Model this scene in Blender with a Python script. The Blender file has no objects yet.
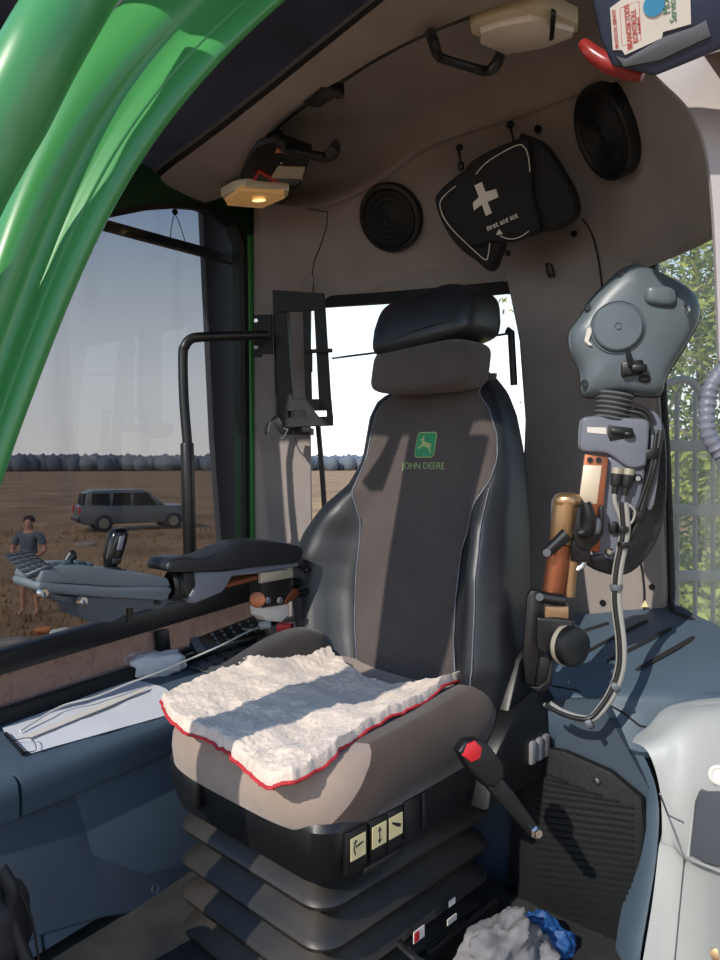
import bpy, bmesh, math, random
from mathutils import Vector, Matrix, noise
from mathutils.bvhtree import BVHTree
random.seed(7)
V = Vector
sc = bpy.context.scene
COL = sc.collection
R = math.radians

# ------------------------------------------------------------------ camera
F = 725.0
CAM = V((0, 0, 1.0))
TH = math.atan(18 / F)
FWD = V((0, math.cos(TH), -math.sin(TH)))
UPV = V((0, math.sin(TH), math.cos(TH)))
cd = bpy.data.cameras.new('camera')
cam = bpy.data.objects.new('camera', cd)
COL.objects.link(cam)
cam.location = CAM
cam.rotation_euler = (math.pi / 2 - TH, 0, 0)
cd.sensor_fit = 'VERTICAL'
cd.sensor_height = 24.0
cd.lens = 24.0 * F / 960.0
cd.clip_start = 0.02
cd.clip_end = 3000
sc.camera = cam

def ray(px, py):
    return FWD + V((1, 0, 0)) * ((px - 360) / F) - UPV * ((py - 480) / F)
def P(px, py, Y):
    r = ray(px, py); return CAM + r * (Y / r.y)
def Ph(px, py, z):
    r = ray(px, py); return CAM + r * ((z - CAM.z) / r.z)
def PP(px, py, p0, n):
    r = ray(px, py); return CAM + r * ((p0 - CAM).dot(n) / r.dot(n))

# cab axes: left wall runs along U; the seat has its own heading
U = V((.515, .857, 0)).normalized()
WL0 = V((-.730, 2.035, 0)); NL = V((.857, -.515, 0)).normalized()     # left wall: point, normal into the cab
WR0 = V((-.37, 2.63, 0)); NR = V((-.515, -.857, 0)).normalized()      # rear wall
FD = V((-.69, -.724, 0)); LD = V((.724, -.69, 0)); S0 = V((-.2285, 1.345, 0))
def S(a, b, z):
    p = S0 + FD * a + LD * b; return V((p.x, p.y, z))
def L(px, py, off=0.0):      # point on the left wall plane, moved off metres into the cab
    return PP(px, py, WL0 + NL * off, NL)
def RW(px, py, off=0.0):
    return PP(px, py, WR0 + NR * off, NR)

# ------------------------------------------------------------------ materials
def lin(c):
    return tuple(((x / 255) / 12.92 if x / 255 <= .04045 else ((x / 255 + .055) / 1.055) ** 2.4) for x in c) + (1,)
MATS = {}
def mat(name, c, rough=.5, metal=0., var=.12, vs=12., bump=0., bs=200., kind='noise', coat=0., emit=None, es=0., spec=.5, c2=None, sheen=0.):
    m = bpy.data.materials.new(name); m.use_nodes = True
    nt = m.node_tree; N = nt.nodes; K = nt.links
    b = N['Principled BSDF']
    b.inputs['Roughness'].default_value = rough
    b.inputs['Metallic'].default_value = metal
    b.inputs['Coat Weight'].default_value = coat
    b.inputs['Specular IOR Level'].default_value = spec
    b.inputs['Sheen Weight'].default_value = sheen
    tc = N.new('ShaderNodeTexCoord')
    n1 = N.new('ShaderNodeTexNoise'); n1.inputs['Scale'].default_value = vs; n1.inputs['Detail'].default_value = 6
    K.new(tc.outputs['Object'], n1.inputs['Vector'])
    base = lin(c); alt = lin(c2) if c2 else tuple(x * (1 - var) for x in base[:3]) + (1,)
    top = base if c2 else tuple(min(1, x * (1 + var)) for x in base[:3]) + (1,)
    cr = N.new('ShaderNodeValToRGB'); cr.color_ramp.elements[0].position = .35; cr.color_ramp.elements[1].position = .65
    cr.color_ramp.elements[0].color = alt; cr.color_ramp.elements[1].color = top
    K.new(n1.outputs['Fac'], cr.inputs['Fac']); K.new(cr.outputs['Color'], b.inputs['Base Color'])
    if bump > 0:
        if kind == 'noise':
            t = N.new('ShaderNodeTexNoise'); t.inputs['Scale'].default_value = bs; t.inputs['Detail'].default_value = 4; out = t.outputs['Fac']
        elif kind == 'voronoi':
            t = N.new('ShaderNodeTexVoronoi'); t.inputs['Scale'].default_value = bs; out = t.outputs['Distance']
        else:
            t = N.new('ShaderNodeTexWave'); t.inputs['Scale'].default_value = bs; t.bands_direction = kind; t.inputs['Distortion'].default_value = 0.5; out = t.outputs['Fac']
        K.new(tc.outputs['Object'], t.inputs['Vector'])
        bp = N.new('ShaderNodeBump'); bp.inputs['Strength'].default_value = bump; bp.inputs['Distance'].default_value = .002
        K.new(out, bp.inputs['Height']); K.new(bp.outputs['Normal'], b.inputs['Normal'])
    if emit:
        b.inputs['Emission Color'].default_value = lin(emit); b.inputs['Emission Strength'].default_value = es
    MATS[name] = m
    return m

def glass(name, tint, haze=.0, hazecol=(200, 200, 200), streak=0.):
    m = bpy.data.materials.new(name); m.use_nodes = True
    nt = m.node_tree; N = nt.nodes; K = nt.links
    N.remove(N['Principled BSDF']); out = N['Material Output']
    tr = N.new('ShaderNodeBsdfTransparent'); tr.inputs['Color'].default_value = tuple(math.sqrt(x) for x in tint) + (1,)   # two faces per pane
    gl = N.new('ShaderNodeBsdfGlossy'); gl.inputs['Roughness'].default_value = .02
    lw = N.new('ShaderNodeLayerWeight'); lw.inputs['Blend'].default_value = .5
    pw = N.new('ShaderNodeMath'); pw.operation = 'POWER'; pw.inputs[1].default_value = 4.; K.new(lw.outputs['Facing'], pw.inputs[0])
    fr = N.new('ShaderNodeMapRange'); fr.inputs['To Min'].default_value = .02; fr.inputs['To Max'].default_value = .6; K.new(pw.outputs[0], fr.inputs['Value'])
    mx = N.new('ShaderNodeMixShader'); K.new(fr.outputs[0], mx.inputs[0]); K.new(tr.outputs[0], mx.inputs[1]); K.new(gl.outputs[0], mx.inputs[2])
    last = mx
    if haze > 0:
        df = N.new('ShaderNodeBsdfDiffuse'); df.inputs['Color'].default_value = lin(hazecol)
        m2 = N.new('ShaderNodeMixShader'); tl = N.new('ShaderNodeBsdfTranslucent'); tl.inputs['Color'].default_value = lin(hazecol); m3 = N.new('ShaderNodeMixShader'); K.new(df.outputs[0], m3.inputs[1]); K.new(tl.outputs[0], m3.inputs[2])
        tc = N.new('ShaderNodeTexCoord'); mp = N.new('ShaderNodeMapping'); mp.inputs['Scale'].default_value = (6, 6, .9)
        nz = N.new('ShaderNodeTexNoise'); nz.inputs['Scale'].default_value = 2.2; nz.inputs['Detail'].default_value = 5
        K.new(tc.outputs['Object'], mp.inputs[0]); K.new(mp.outputs[0], nz.inputs['Vector'])
        mr = N.new('ShaderNodeMapRange'); mr.inputs['From Min'].default_value = .55; mr.inputs['From Max'].default_value = .75
        mr.inputs['To Min'].default_value = haze; mr.inputs['To Max'].default_value = haze + streak
        K.new(nz.outputs['Fac'], mr.inputs['Value']); K.new(mr.outputs[0], m2.inputs[0])
        K.new(mx.outputs[0], m2.inputs[1]); K.new(m3.outputs[0], m2.inputs[2]); last = m2
    K.new(last.outputs[0], out.inputs['Surface'])
    MATS[name] = m; return m

mat('green', (66, 142, 78), .34, var=.05, vs=3, coat=.12)
mat('dark_green', (20, 62, 36), .4, var=.1)
mat('liner', (146, 138, 134), .85, var=.06, vs=9, bump=.25, bs=260)
mat('liner_light', (172, 166, 166), .7, var=.05, vs=9, bump=.15, bs=260)
mat('pillar', (142, 134, 130), .8, var=.07, vs=7, bump=.2, bs=260)
mat('black', (16, 17, 19), .42, var=.15, vs=20, bump=.08, bs=300)
mat('black_deep', (7, 7, 8), .6, var=.1)
mat('black_matt', (20, 20, 22), .8, var=.2, vs=20, bump=.3, bs=300)
mat('black_gloss', (10, 11, 13), .18, var=.1)
mat('gaiter_grey', (96, 100, 102), .55, var=.08)
mat('plate_bright', (216, 200, 176), .4, metal=.3, var=.06)
mat('rubber', (26, 26, 28), .6, var=.15, bump=.1)
mat('bellows', (30, 30, 30), .42, var=.2, vs=6, c2=(54, 47, 41), bump=.1, bs=150)
mat('leather', (32, 34, 38), .38, var=.12, vs=14, bump=.13, bs=320, kind='voronoi')
mat('seat_fabric', (76, 68, 66), .9, var=.14, vs=7, bump=.9, bs=210, kind='voronoi', sheen=.2)
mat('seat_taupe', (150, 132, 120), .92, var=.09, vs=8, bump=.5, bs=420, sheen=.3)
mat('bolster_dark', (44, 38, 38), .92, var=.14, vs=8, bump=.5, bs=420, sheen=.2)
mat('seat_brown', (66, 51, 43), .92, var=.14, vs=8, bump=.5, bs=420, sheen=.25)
mat('wool', (216, 199, 184), .97, var=.09, vs=30, bump=1., bs=170, sheen=.4)
mat('red_edge', (178, 40, 48), .8, var=.1)
mat('console', (72, 88, 103), .52, var=.05, vs=6, bump=.2, bs=420)
mat('console_dark', (60, 72, 85), .6, var=.07, vs=6, bump=.2, bs=420)
mat('pale_module', (176, 178, 176), .55, var=.03, vs=5, bump=.15, bs=420)
mat('panel_grey', (88, 92, 98), .5, var=.05)
mat('pod', (92, 103, 110), .38, var=.05, vs=10, bump=.1, bs=400)
mat('pod_dark', (66, 76, 86), .4, var=.05, vs=10, bump=.1, bs=400)
mat('arm_grey', (108, 112, 124), .42, var=.05, bump=.1, bs=400)
mat('copper', (160, 98, 70), .38, metal=.85, var=.1)
mat('brass', (178, 144, 108), .34, metal=.85, var=.1)
mat('steel', (190, 190, 188), .25, metal=1., var=.08)
mat('plate', (176, 168, 152), .4, metal=.4, var=.08)
mat('cable_grey', (150, 148, 142), .5, var=.05)
mat('cable_white', (214, 212, 206), .5, var=.04)
mat('cable_black', (34, 34, 34), .4, var=.1)
mat('paper', (205, 208, 216), .8, var=.03, vs=4)
mat('tissue', (226, 226, 228), .8, var=.03, bump=.4, bs=40)
mat('cream', (222, 208, 156), .6, var=.04)
mat('ink', (20, 20, 20), .6, var=0.)
mat('white', (214, 208, 200), .6, var=.04)
mat('red', (196, 34, 44), .4, var=.05)
mat('red_trans', (146, 44, 40), .3, var=.15, vs=20)
mat('logo_green', (52, 146, 96), .7, var=.08, vs=60)
mat('logo_gold', (172, 190, 124), .7, var=.08)
mat('thread_green', (150, 178, 122), .7, var=.05)
mat('blue', (24, 74, 130), .6, var=.15)
mat('sky_blue', (60, 140, 186), .6, var=.04)
mat('service_green', (40, 130, 100), .6, var=.04)
mat('box_navy', (46, 56, 78), .4, var=.1)
mat('orange', (220, 130, 70), .6, var=.05)
mat('cloth_grey', (120, 118, 120), .9, var=.25, vs=18, bump=.5, bs=120)
mat('lamp_frame', (206, 196, 172), .5, var=.05)
mat('lamp_lens', (216, 206, 196), .25, var=.06)
mat('lamp_lit', (200, 160, 110), .3, var=.05, emit=(255, 190, 115), es=.16)
mat('bulb', (255, 230, 180), .3, var=0, emit=(255, 215, 150), es=1.4)
mat('mesh_blind', (78, 86, 122), .5, var=.35, vs=4, bump=.8, bs=160, kind='X', c2=(48, 52, 78))
mat('grille', (10, 13, 15), .6, var=.2, bump=.5, bs=70)
mat('floor_mat', (24, 26, 28), .85, var=.5, vs=9, c2=(46, 46, 44), bump=.4, bs=60)
mat('dusty', (150, 136, 130), .8, var=.2, vs=5, bump=.2)
mat('field', (176, 136, 92), .95, var=.3, vs=.35, c2=(134, 100, 64), bump=.5, bs=3)
mat('bare_soil', (196, 178, 150), .95, var=.2, vs=.8, c2=(150, 140, 100), bump=.5, bs=3)
mat('far_trees', (104, 112, 122), .95, var=.25, vs=.05)  # blue grey with the distance haze put into the colour
mat('leaf', (136, 158, 74), .7, var=.35, vs=1.2, c2=(86, 112, 48))
mat('leaf_yellow', (176, 178, 92), .7, var=.35, vs=1.2, c2=(120, 130, 50))
mat('bark', (190, 182, 168), .9, var=.3, vs=8, c2=(120, 108, 92))
mat('guard', (150, 148, 146), .6, var=.08)
mat('car_paint', (104, 108, 112), .3, metal=.3, var=.04)
mat('car_dark', (30, 32, 38), .25, var=.1)
mat('car_glass', (20, 24, 30), .08, var=.05)
mat('skin', (186, 134, 108), .6, var=.08)
mat('shirt', (92, 100, 110), .9, var=.1)
mat('shorts', (60, 62, 70), .9, var=.1)
mat('hair', (46, 34, 26), .8, var=.1)
mat('stone', (150, 140, 128), .9, var=.2, vs=4)
glass('tinted_glass', (.25, .25, .255), haze=.03, hazecol=(120, 125, 135), streak=.07)
glass('clear_glass', (.93, .95, .95))
glass('hazy_glass', (.80, .84, .80), haze=.16, hazecol=(205, 212, 205), streak=.04)
glass('reflection_tone_glass', (.4, .38, .4), haze=.4, hazecol=(150, 130, 128), streak=.35)  # lower pane: its greyish reflection is put into the haze colour

# ------------------------------------------------------------------ object helpers
def thing(name, label, cat, loc=(0, 0, 0), group=None):
    o = bpy.data.objects.new(name, None); COL.objects.link(o)
    o.empty_display_size = .05; o.location = loc
    o['label'] = label; o['category'] = cat
    if group: o['group'] = group
    return o
def rootloc(p):
    while p.parent: p = p.parent
    return V(p.location)
def mk(name, bm, m, parent=None, smooth=35, label=None, loc=None, mods=None):
    me = bpy.data.meshes.new(name)
    bmesh.ops.recalc_face_normals(bm, faces=bm.faces)
    off = rootloc(parent) if parent else (V(loc) if loc is not None else V((0, 0, 0)))
    bmesh.ops.translate(bm, verts=bm.verts, vec=-off)
    bm.to_mesh(me); bm.free()
    me.materials.append(MATS[m])
    if smooth:
        for p in me.polygons: p.use_smooth = True
        me.set_sharp_from_angle(angle=R(smooth))
    o = bpy.data.objects.new(name, me); COL.objects.link(o)
    if parent: o.parent = parent
    else: o.location = off
    if label: o['label'] = label
    return o
def tag(o, label, cat, group=None, kind=None):
    o['label'] = label; o['category'] = cat
    if group: o['group'] = group
    if kind: o['kind'] = kind
    return o
def struct(name, bm, m, smooth=35, parent=None):
    o = mk(name, bm, m, parent, smooth)
    if not parent: o['kind'] = 'structure'
    return o
def base_of(bm):
    c = V((0, 0, 0)); z = 1e9
    for v in bm.verts: c += v.co; z = min(z, v.co.z)
    c /= len(bm.verts); return V((c.x, c.y, z))

def NB(): return bmesh.new()
def spline(pts, n=8, closed=False):
    pts = [V(p) for p in pts]; out = []; N = len(pts)
    rng = range(N) if closed else range(N - 1)
    for i in rng:
        if closed: p0, p1, p2, p3 = pts[i - 1], pts[i], pts[(i + 1) % N], pts[(i + 2) % N]
        else: p0, p1, p2, p3 = pts[max(i - 1, 0)], pts[i], pts[i + 1], pts[min(i + 2, N - 1)]
        for k in range(n):
            t = k / n
            out.append(.5 * ((2 * p1) + (p2 - p0) * t + (2 * p0 - 5 * p1 + 4 * p2 - p3) * t * t + (3 * p1 - p0 - 3 * p2 + p3) * t ** 3))
    if not closed: out.append(pts[-1])
    return out
def tube(bm, pts, r, seg=10, closed=False, cap=True, squash=None):
    pts = [V(p) for p in pts]; n = len(pts)
    rs = r if isinstance(r, (list, tuple)) else [r] * n
    if len(rs) != n:
        rs = [rs[0] + (0) for _ in pts] if len(rs) == 1 else [rs[min(int(i / (n - 1) * (len(rs) - 1)), len(rs) - 2)] * (1 - (i / (n - 1) * (len(rs) - 1) - min(int(i / (n - 1) * (len(rs) - 1)), len(rs) - 2))) + rs[min(int(i / (n - 1) * (len(rs) - 1)), len(rs) - 2) + 1] * (i / (n - 1) * (len(rs) - 1) - min(int(i / (n - 1) * (len(rs) - 1)), len(rs) - 2)) for i in range(n)]
    T = []
    for i in range(n):
        if closed: d = pts[(i + 1) % n] - pts[i - 1]
        else: d = pts[min(i + 1, n - 1)] - pts[max(i - 1, 0)]
        T.append(d.normalized())
    ref = V((0, 0, 1)) if abs(T[0].z) < .9 else V((1, 0, 0))
    nrm = (ref - T[0] * ref.dot(T[0])).normalized(); rings = []
    for i in range(n):
        nrm = (nrm - T[i] * nrm.dot(T[i])).normalized(); bi = T[i].cross(nrm)
        sx, sy = squash if squash else (1, 1)
        rings.append([bm.verts.new(pts[i] + (nrm * math.cos(2 * math.pi * k / seg) * sx + bi * math.sin(2 * math.pi * k / seg) * sy) * rs[i]) for k in range(seg)])
    for i in range(n if closed else n - 1):
        a, b = rings[i], rings[(i + 1) % n]
        for k in range(seg): bm.faces.new((a[k], a[(k + 1) % seg], b[(k + 1) % seg], b[k]))
    if cap and not closed:
        bm.faces.new(rings[0][::-1]); bm.faces.new(rings[-1])
def slab(bm, pts, vec, bev=0., seg=2):
    """closed outline extruded by vec"""
    pts = [V(p) for p in pts]; vec = V(vec); t = NB()
    a = [t.verts.new(p) for p in pts]; b = [t.verts.new(p + vec) for p in pts]; n = len(pts)
    t.faces.new(a); t.faces.new(b[::-1])
    for i in range(n): t.faces.new((a[i], b[i], b[(i + 1) % n], a[(i + 1) % n]))
    bmesh.ops.recalc_face_normals(t, faces=t.faces)
    if bev > 0:
        fs = [f for f in t.faces if len(f.verts) == n and (n > 4)] if n > 4 else None
        es = list({e for f in fs for e in f.edges}) if fs else list(t.edges)
        bmesh.ops.bevel(t, geom=es, offset=bev, segments=seg, profile=.5, affect='EDGES', clamp_overlap=True)
    join(bm, t)
def join(bm, t):
    me = bpy.data.meshes.new('tmp'); t.to_mesh(me); t.free(); bm.from_mesh(me); bpy.data.meshes.remove(me)
def box(bm, c, size, ax=None, bev=0., seg=2):
    """oriented box; ax = (x axis, y axis, z axis)"""
    t = NB(); bmesh.ops.create_cube(t, size=1)
    ax = [V(a).normalized() for a in ax] if ax else [V((1, 0, 0)), V((0, 1, 0)), V((0, 0, 1))]
    for v in t.verts: v.co = V(c) + ax[0] * v.co.x * size[0] + ax[1] * v.co.y * size[1] + ax[2] * v.co.z * size[2]
    bmesh.ops.recalc_face_normals(t, faces=t.faces)
    if bev > 0: bmesh.ops.bevel(t, geom=list(t.edges), offset=bev, segments=seg, profile=.5, affect='EDGES', clamp_overlap=True)
    join(bm, t)
def cyl(bm, p0, p1, r0, r1=None, seg=20, bev=0.):
    t = NB(); p0 = V(p0); p1 = V(p1); tube(t, [p0, p1], [r0, r1 if r1 is not None else r0], seg)
    if bev > 0:
        es = list({e for f in t.faces if len(f.verts) == seg for e in f.edges})
        bmesh.ops.bevel(t, geom=es, offset=bev, segments=2, profile=.5, affect='EDGES', clamp_overlap=True)
    join(bm, t)
def lathe(bm, c, axis, prof, seg=32, sx=1., ref=None):
    """prof = [(radius, height along axis)]"""
    axis = V(axis).normalized(); ref = V(ref) if ref else (V((0, 0, 1)) if abs(axis.z) < .9 else V((1, 0, 0)))
    u = (ref - axis * ref.dot(axis)).normalized(); w = axis.cross(u); rings = []
    for r, h in prof:
        if r < 1e-5: rings.append([bm.verts.new(V(c) + axis * h)])
        else: rings.append([bm.verts.new(V(c) + axis * h + (u * math.cos(2 * math.pi * k / seg) + w * sx * math.sin(2 * math.pi * k / seg)) * r) for k in range(seg)])
    for a, b in zip(rings, rings[1:]):
        for k in range(seg):
            k2 = (k + 1) % seg
            if len(a) == 1 and len(b) == 1: continue
            if len(a) == 1: bm.faces.new((a[0], b[k2], b[k]))
            elif len(b) == 1: bm.faces.new((a[k], a[k2], b[0]))
            else: bm.faces.new((a[k], a[k2], b[k2], b[k]))
def loft(bm, rows, closed=False, caps=False):
    g = [[bm.verts.new(p) for p in r] for r in rows]; n = len(g[0])
    for a, b in zip(g, g[1:]):
        for k in range(n if closed else n - 1): bm.faces.new((a[k], a[(k + 1) % n], b[(k + 1) % n], b[k]))
    if caps: bm.faces.new(g[0]); bm.faces.new(g[-1][::-1])
    return g
def thick_sheet(bm, rows, vec):
    """grid sheet given real thickness (vec may be a function of the point)"""
    f = vec if callable(vec) else (lambda p: V(vec))
    g1 = [[bm.verts.new(p) for p in r] for r in rows]; g2 = [[bm.verts.new(V(p) + f(V(p))) for p in r] for r in rows]
    n, m = len(rows), len(rows[0])
    for i in range(n - 1):
        for j in range(m - 1):
            bm.faces.new((g1[i][j], g1[i][j + 1], g1[i + 1][j + 1], g1[i + 1][j]))
            bm.faces.new((g2[i][j], g2[i + 1][j], g2[i + 1][j + 1], g2[i][j + 1]))
    for j in range(m - 1):
        bm.faces.new((g1[0][j], g2[0][j], g2[0][j + 1], g1[0][j + 1])); bm.faces.new((g1[-1][j], g1[-1][j + 1], g2[-1][j + 1], g2[-1][j]))
    for i in range(n - 1):
        bm.faces.new((g1[i][0], g1[i + 1][0], g2[i + 1][0], g2[i][0])); bm.faces.new((g1[i][-1], g2[i][-1], g2[i + 1][-1], g1[i + 1][-1]))
def superell(bm, c, half, ax, e=.45, nu=40, nv=24, deform=None):
    sp = lambda x, p: math.copysign(abs(x) ** p, x)
    t = NB(); rows = []
    for i in range(1, nv):
        ph = -math.pi / 2 + math.pi * i / nv
        rows.append([V((sp(math.cos(ph), e) * sp(math.cos(2 * math.pi * k / nu), e), sp(math.cos(ph), e) * sp(math.sin(2 * math.pi * k / nu), e), sp(math.sin(ph), e))) for k in range(nu)])
    g = loft(t, rows, closed=True)
    b = t.verts.new((0, 0, -1)); u = t.verts.new((0, 0, 1))
    for k in range(nu):
        t.faces.new((b, g[0][(k + 1) % nu], g[0][k])); t.faces.new((u, g[-1][k], g[-1][(k + 1) % nu]))
    for v in t.verts:
        q = v.co.copy()
        if deform: q = deform(q)
        v.co = V(c) + V(ax[0]) * q.x * half[0] + V(ax[1]) * q.y * half[1] + V(ax[2]) * q.z * half[2]
    join(bm, t)
def ring_slab(bm, inner, outer, vec):
    """band between two closed outlines of equal count, extruded"""
    vec = V(vec); n = len(inner)
    a = [bm.verts.new(p) for p in inner]; b = [bm.verts.new(p) for p in outer]
    c = [bm.verts.new(V(p) + vec) for p in inner]; d = [bm.verts.new(V(p) + vec) for p in outer]
    for i in range(n):
        j = (i + 1) % n
        bm.faces.new((a[i], a[j], b[j], b[i])); bm.faces.new((c[i], d[i], d[j], c[j]))
        bm.faces.new((a[i], c[i], c[j], a[j])); bm.faces.new((b[i], b[j], d[j], d[i]))
def text(name, s, size, c, xd, yd, m, parent, ext=.0006, label=None, align='CENTER', bold=0., sx=1.):
    cu = bpy.data.curves.new('t', 'FONT'); cu.body = s; cu.size = size; cu.align_x = align; cu.align_y = 'CENTER'; cu.extrude = ext; cu.offset = bold; cu.resolution_u = 3
    o = bpy.data.objects.new('t', cu); COL.objects.link(o)
    dg = bpy.context.evaluated_depsgraph_get(); dg.update()
    me = bpy.data.meshes.new_from_object(o.evaluated_get(dg)); bpy.data.objects.remove(o)
    bm = NB(); bm.from_mesh(me); bpy.data.meshes.remove(me)
    xd = V(xd).normalized(); yd = V(yd); yd = (yd - xd * yd.dot(xd)).normalized(); zd = xd.cross(yd)
    for v in bm.verts: v.co = V(c) + xd * v.co.x * sx + yd * v.co.y + zd * v.co.z
    return mk(name, bm, m, parent, 0, label=label)
def frame_of(n):
    """plane frame facing n: (right, up)"""
    n = V(n).normalized(); up = V((0, 0, 1)); r = up.cross(n)
    if r.length < .01: r = V((1, 0, 0))
    r.normalize(); return r, n.cross(r)
ZV = V((0, 0, 1))

# =================================================================== OUTDOORS
GZ = -1.75
bm = NB()
g = []
for i in range(81):
    rr = []
    for j in range(81):
        x = (i / 40 - 1); y = (j / 40 - 1)
        X = math.copysign(abs(x) ** 2.2, x) * 700; Y = math.copysign(abs(y) ** 2.2, y) * 700
        rr.append(V((X, Y, GZ + .12 * noise.noise(V((X * .15, Y * .15, 0))) - .0)))
    g.append(rr)
loft(bm, g)
struct('ground', bm, 'field', 60)

# far forest band
bm = NB()
for i in range(1500):
    ang = R(-75 + 150 * i / 1500 + random.uniform(-.2, .2)); d = random.uniform(230, 300)
    h = random.uniform(4.6, 5.5) ; x, y = math.sin(ang) * d, math.cos(ang) * d
    t = NB(); bmesh.ops.create_icosphere(t, subdivisions=1, radius=1)
    for v in t.verts: v.co = V((x + v.co.x * 2.6, y + v.co.y * 2.6, GZ + h * .4 + v.co.z * h * .62))
    join(bm, t)
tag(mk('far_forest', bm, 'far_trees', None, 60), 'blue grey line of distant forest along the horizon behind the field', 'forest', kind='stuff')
bm = NB(); 
for i in range(60):
    ang = R(-30 + 60 * i / 60); d = 330
    t = NB(); bmesh.ops.create_icosphere(t, subdivisions=2, radius=1)
    for v in t.verts: v.co = V((math.sin(ang) * d + v.co.x * 50, d * math.cos(ang) + v.co.y * 40, GZ + v.co.z * (5.0 + .5 * math.sin(i * .7))))
    join(bm, t)
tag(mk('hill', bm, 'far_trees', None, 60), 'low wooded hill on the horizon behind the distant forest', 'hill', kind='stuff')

# grass tufts in the field
bm = NB()
for i in range(5200):
    y = 4 + 26 * random.random() ** 1.5; x = y * random.uniform(-.62, .1)
    h = random.uniform(.06, .2); a = random.uniform(0, 6.28); w = random.uniform(.02, .05)
    p = V((x, y, GZ - .03))
    for k in range(3):
        a += 2.1; d = V((math.cos(a), math.sin(a), 0))
        q = [bm.verts.new(p + d.cross(ZV) * w * .5), bm.verts.new(p - d.cross(ZV) * w * .5), bm.verts.new(p + d * h * .5 + ZV * h)]
        bm.faces.new(q)
tag(mk('dry_grass', bm, 'field', None, 0), 'dry yellow grass standing in the field beyond the left window', 'grass', kind='stuff')

# person in the field
pp = Ph(30, 615, GZ)
per = thing('person', 'person in a grey shirt and dark shorts standing in the field beyond the glass', 'person', pp)
def skinned(name, pts, edges, rad, m, parent):
    me = bpy.data.meshes.new(name); me.from_pydata([V(p) for p in pts], edges, [])
    o = bpy.data.objects.new('s', me); COL.objects.link(o)
    md = o.modifiers.new('skin', 'SKIN'); md.use_smooth_shade = True
    for i, v in enumerate(me.skin_vertices[0].data): v.radius = rad[i] if isinstance(rad[i], tuple) else (rad[i], rad[i])
    me.skin_vertices[0].data[0].use_root = True
    s = o.modifiers.new('sub', 'SUBSURF'); s.levels = 2
    dg = bpy.context.evaluated_depsgraph_get(); dg.update()
    m2 = bpy.data.meshes.new_from_object(o.evaluated_get(dg)); bpy.data.objects.remove(o)
    m2.name = name; m2.materials.clear(); m2.materials.append(MATS[m])
    for p in m2.polygons: p.use_smooth = True
    r = bpy.data.objects.new(name, m2); COL.objects.link(r); r.parent = parent; return r
def arm(sx):
    return [(sx * .19, 0, 1.42), (sx * .30, -.02, 1.17), (sx * .17, -.2, 1.06), (sx * .10, -.27, 1.09)]
pts = [(0, 0, .95), (0, 0, 1.12), (0, -.01, 1.32), (0, 0, 1.45), (0, 0, 1.53), (0, -.01, 1.64), (0, -.01, 1.74)]
ed = [(0, 1), (1, 2), (2, 3), (3, 4), (4, 5), (5, 6)]; rad = [(.15, .11), (.13, .1), (.16, .11), (.1, .08), .055, .09, .06]
for sx in (-1, 1):
    k = len(pts); pts += arm(sx); ed += [(3, k), (k, k + 1), (k + 1, k + 2), (k + 2, k + 3)]; rad += [.06, .045, .035, .03]
    k = len(pts); pts += [(sx * .1, 0, .86), (sx * .12, -.01, .48), (sx * .13, .01, .08), (sx * .14, -.14, .03)]; ed += [(0, k), (k, k + 1), (k + 1, k + 2), (k + 2, k + 3)]; rad += [.095, .06, .042, .04]
skinned('body', pts, ed, rad, 'skin', per)
skinned('shirt', [(0, 0, .96), (0, 0, 1.12), (0, -.01, 1.32), (0, 0, 1.44), (-.2, 0, 1.42), (-.27, -.01, 1.25), (.2, 0, 1.42), (.27, -.01, 1.25)], [(0, 1), (1, 2), (2, 3), (3, 4), (4, 5), (3, 6), (6, 7)],
        [(.175, .13), (.155, .12), (.18, .13), (.12, .09), .08, .07, .08, .07], 'shirt', per)
skinned('shorts', [(0, 0, 1.0), (0, 0, .9), (-.1, 0, .82), (-.12, 0, .56), (.1, 0, .82), (.12, 0, .56)], [(0, 1), (1, 2), (2, 3), (1, 4), (4, 5)], [(.16, .12), (.16, .12), .11, .1, .11, .1], 'shorts', per)
bm = NB(); superell(bm, V(pp) + V((0, .01, 1.70)), (.098, .105, .10), (V((1, 0, 0)), V((0, 1, 0)), ZV), e=.9, nu=20, nv=12, deform=lambda q: V((q.x, q.y if q.y > -.5 else -.5, max(q.z, -.25)))); mk('hair', bm, 'hair', per)

# car on the field
cp = Ph(134, 529, GZ); cp = V((cp.x, cp.y, GZ + .02))
car = thing('car', 'grey estate car parked in the field far beyond the left window', 'car', cp)
cx = V((.86, .5, 0)); cy = V((-.5, .86, 0))          # car length axis / width axis
def CP(l, w, h): return cp + cx * l + cy * w + ZV * h
prof = [(-2.2, .35), (-2.25, .6), (-2.2, .95), (-2.0, 1.05), (-.9, 1.0), (1.9, .95), (2.2, .75), (2.25, .4), (2.1, .28), (-2.0, .28)]
bm = NB(); slab(bm, [CP(l, -.85, h) for l, h in prof], cy * 1.7, .08, 3); mk('car_body', bm, 'car_paint', car)
bm = NB(); slab(bm, [CP(l, -.72, h) for l, h in [(-2.05, .95), (-1.95, 1.5), (-1.7, 1.62), (.2, 1.62), (.5, 1.5), (1.15, .95)]], cy * 1.44, .1, 3); mk('cabin', bm, 'car_paint', car)
for w in (-.74, .7):
    for a, b in ((-1.8, -1.1), (-1.0, -.3), (-.2, .75)):
        bm = NB(); slab(bm, [CP(a, w, 1.0), CP(b, w, 1.0), CP(min(b, .38), w, 1.5), CP(a + .05, w, 1.5)], cy * .04); mk('side_window', bm, 'car_glass', car)
bm = NB(); slab(bm, [CP(-2.1, -.6, 1.05), CP(-2.1, .6, 1.05), CP(-2.03, .55, 1.5), CP(-2.03, -.55, 1.5)], cx * .06); mk('rear_window', bm, 'car_glass', car)
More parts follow.
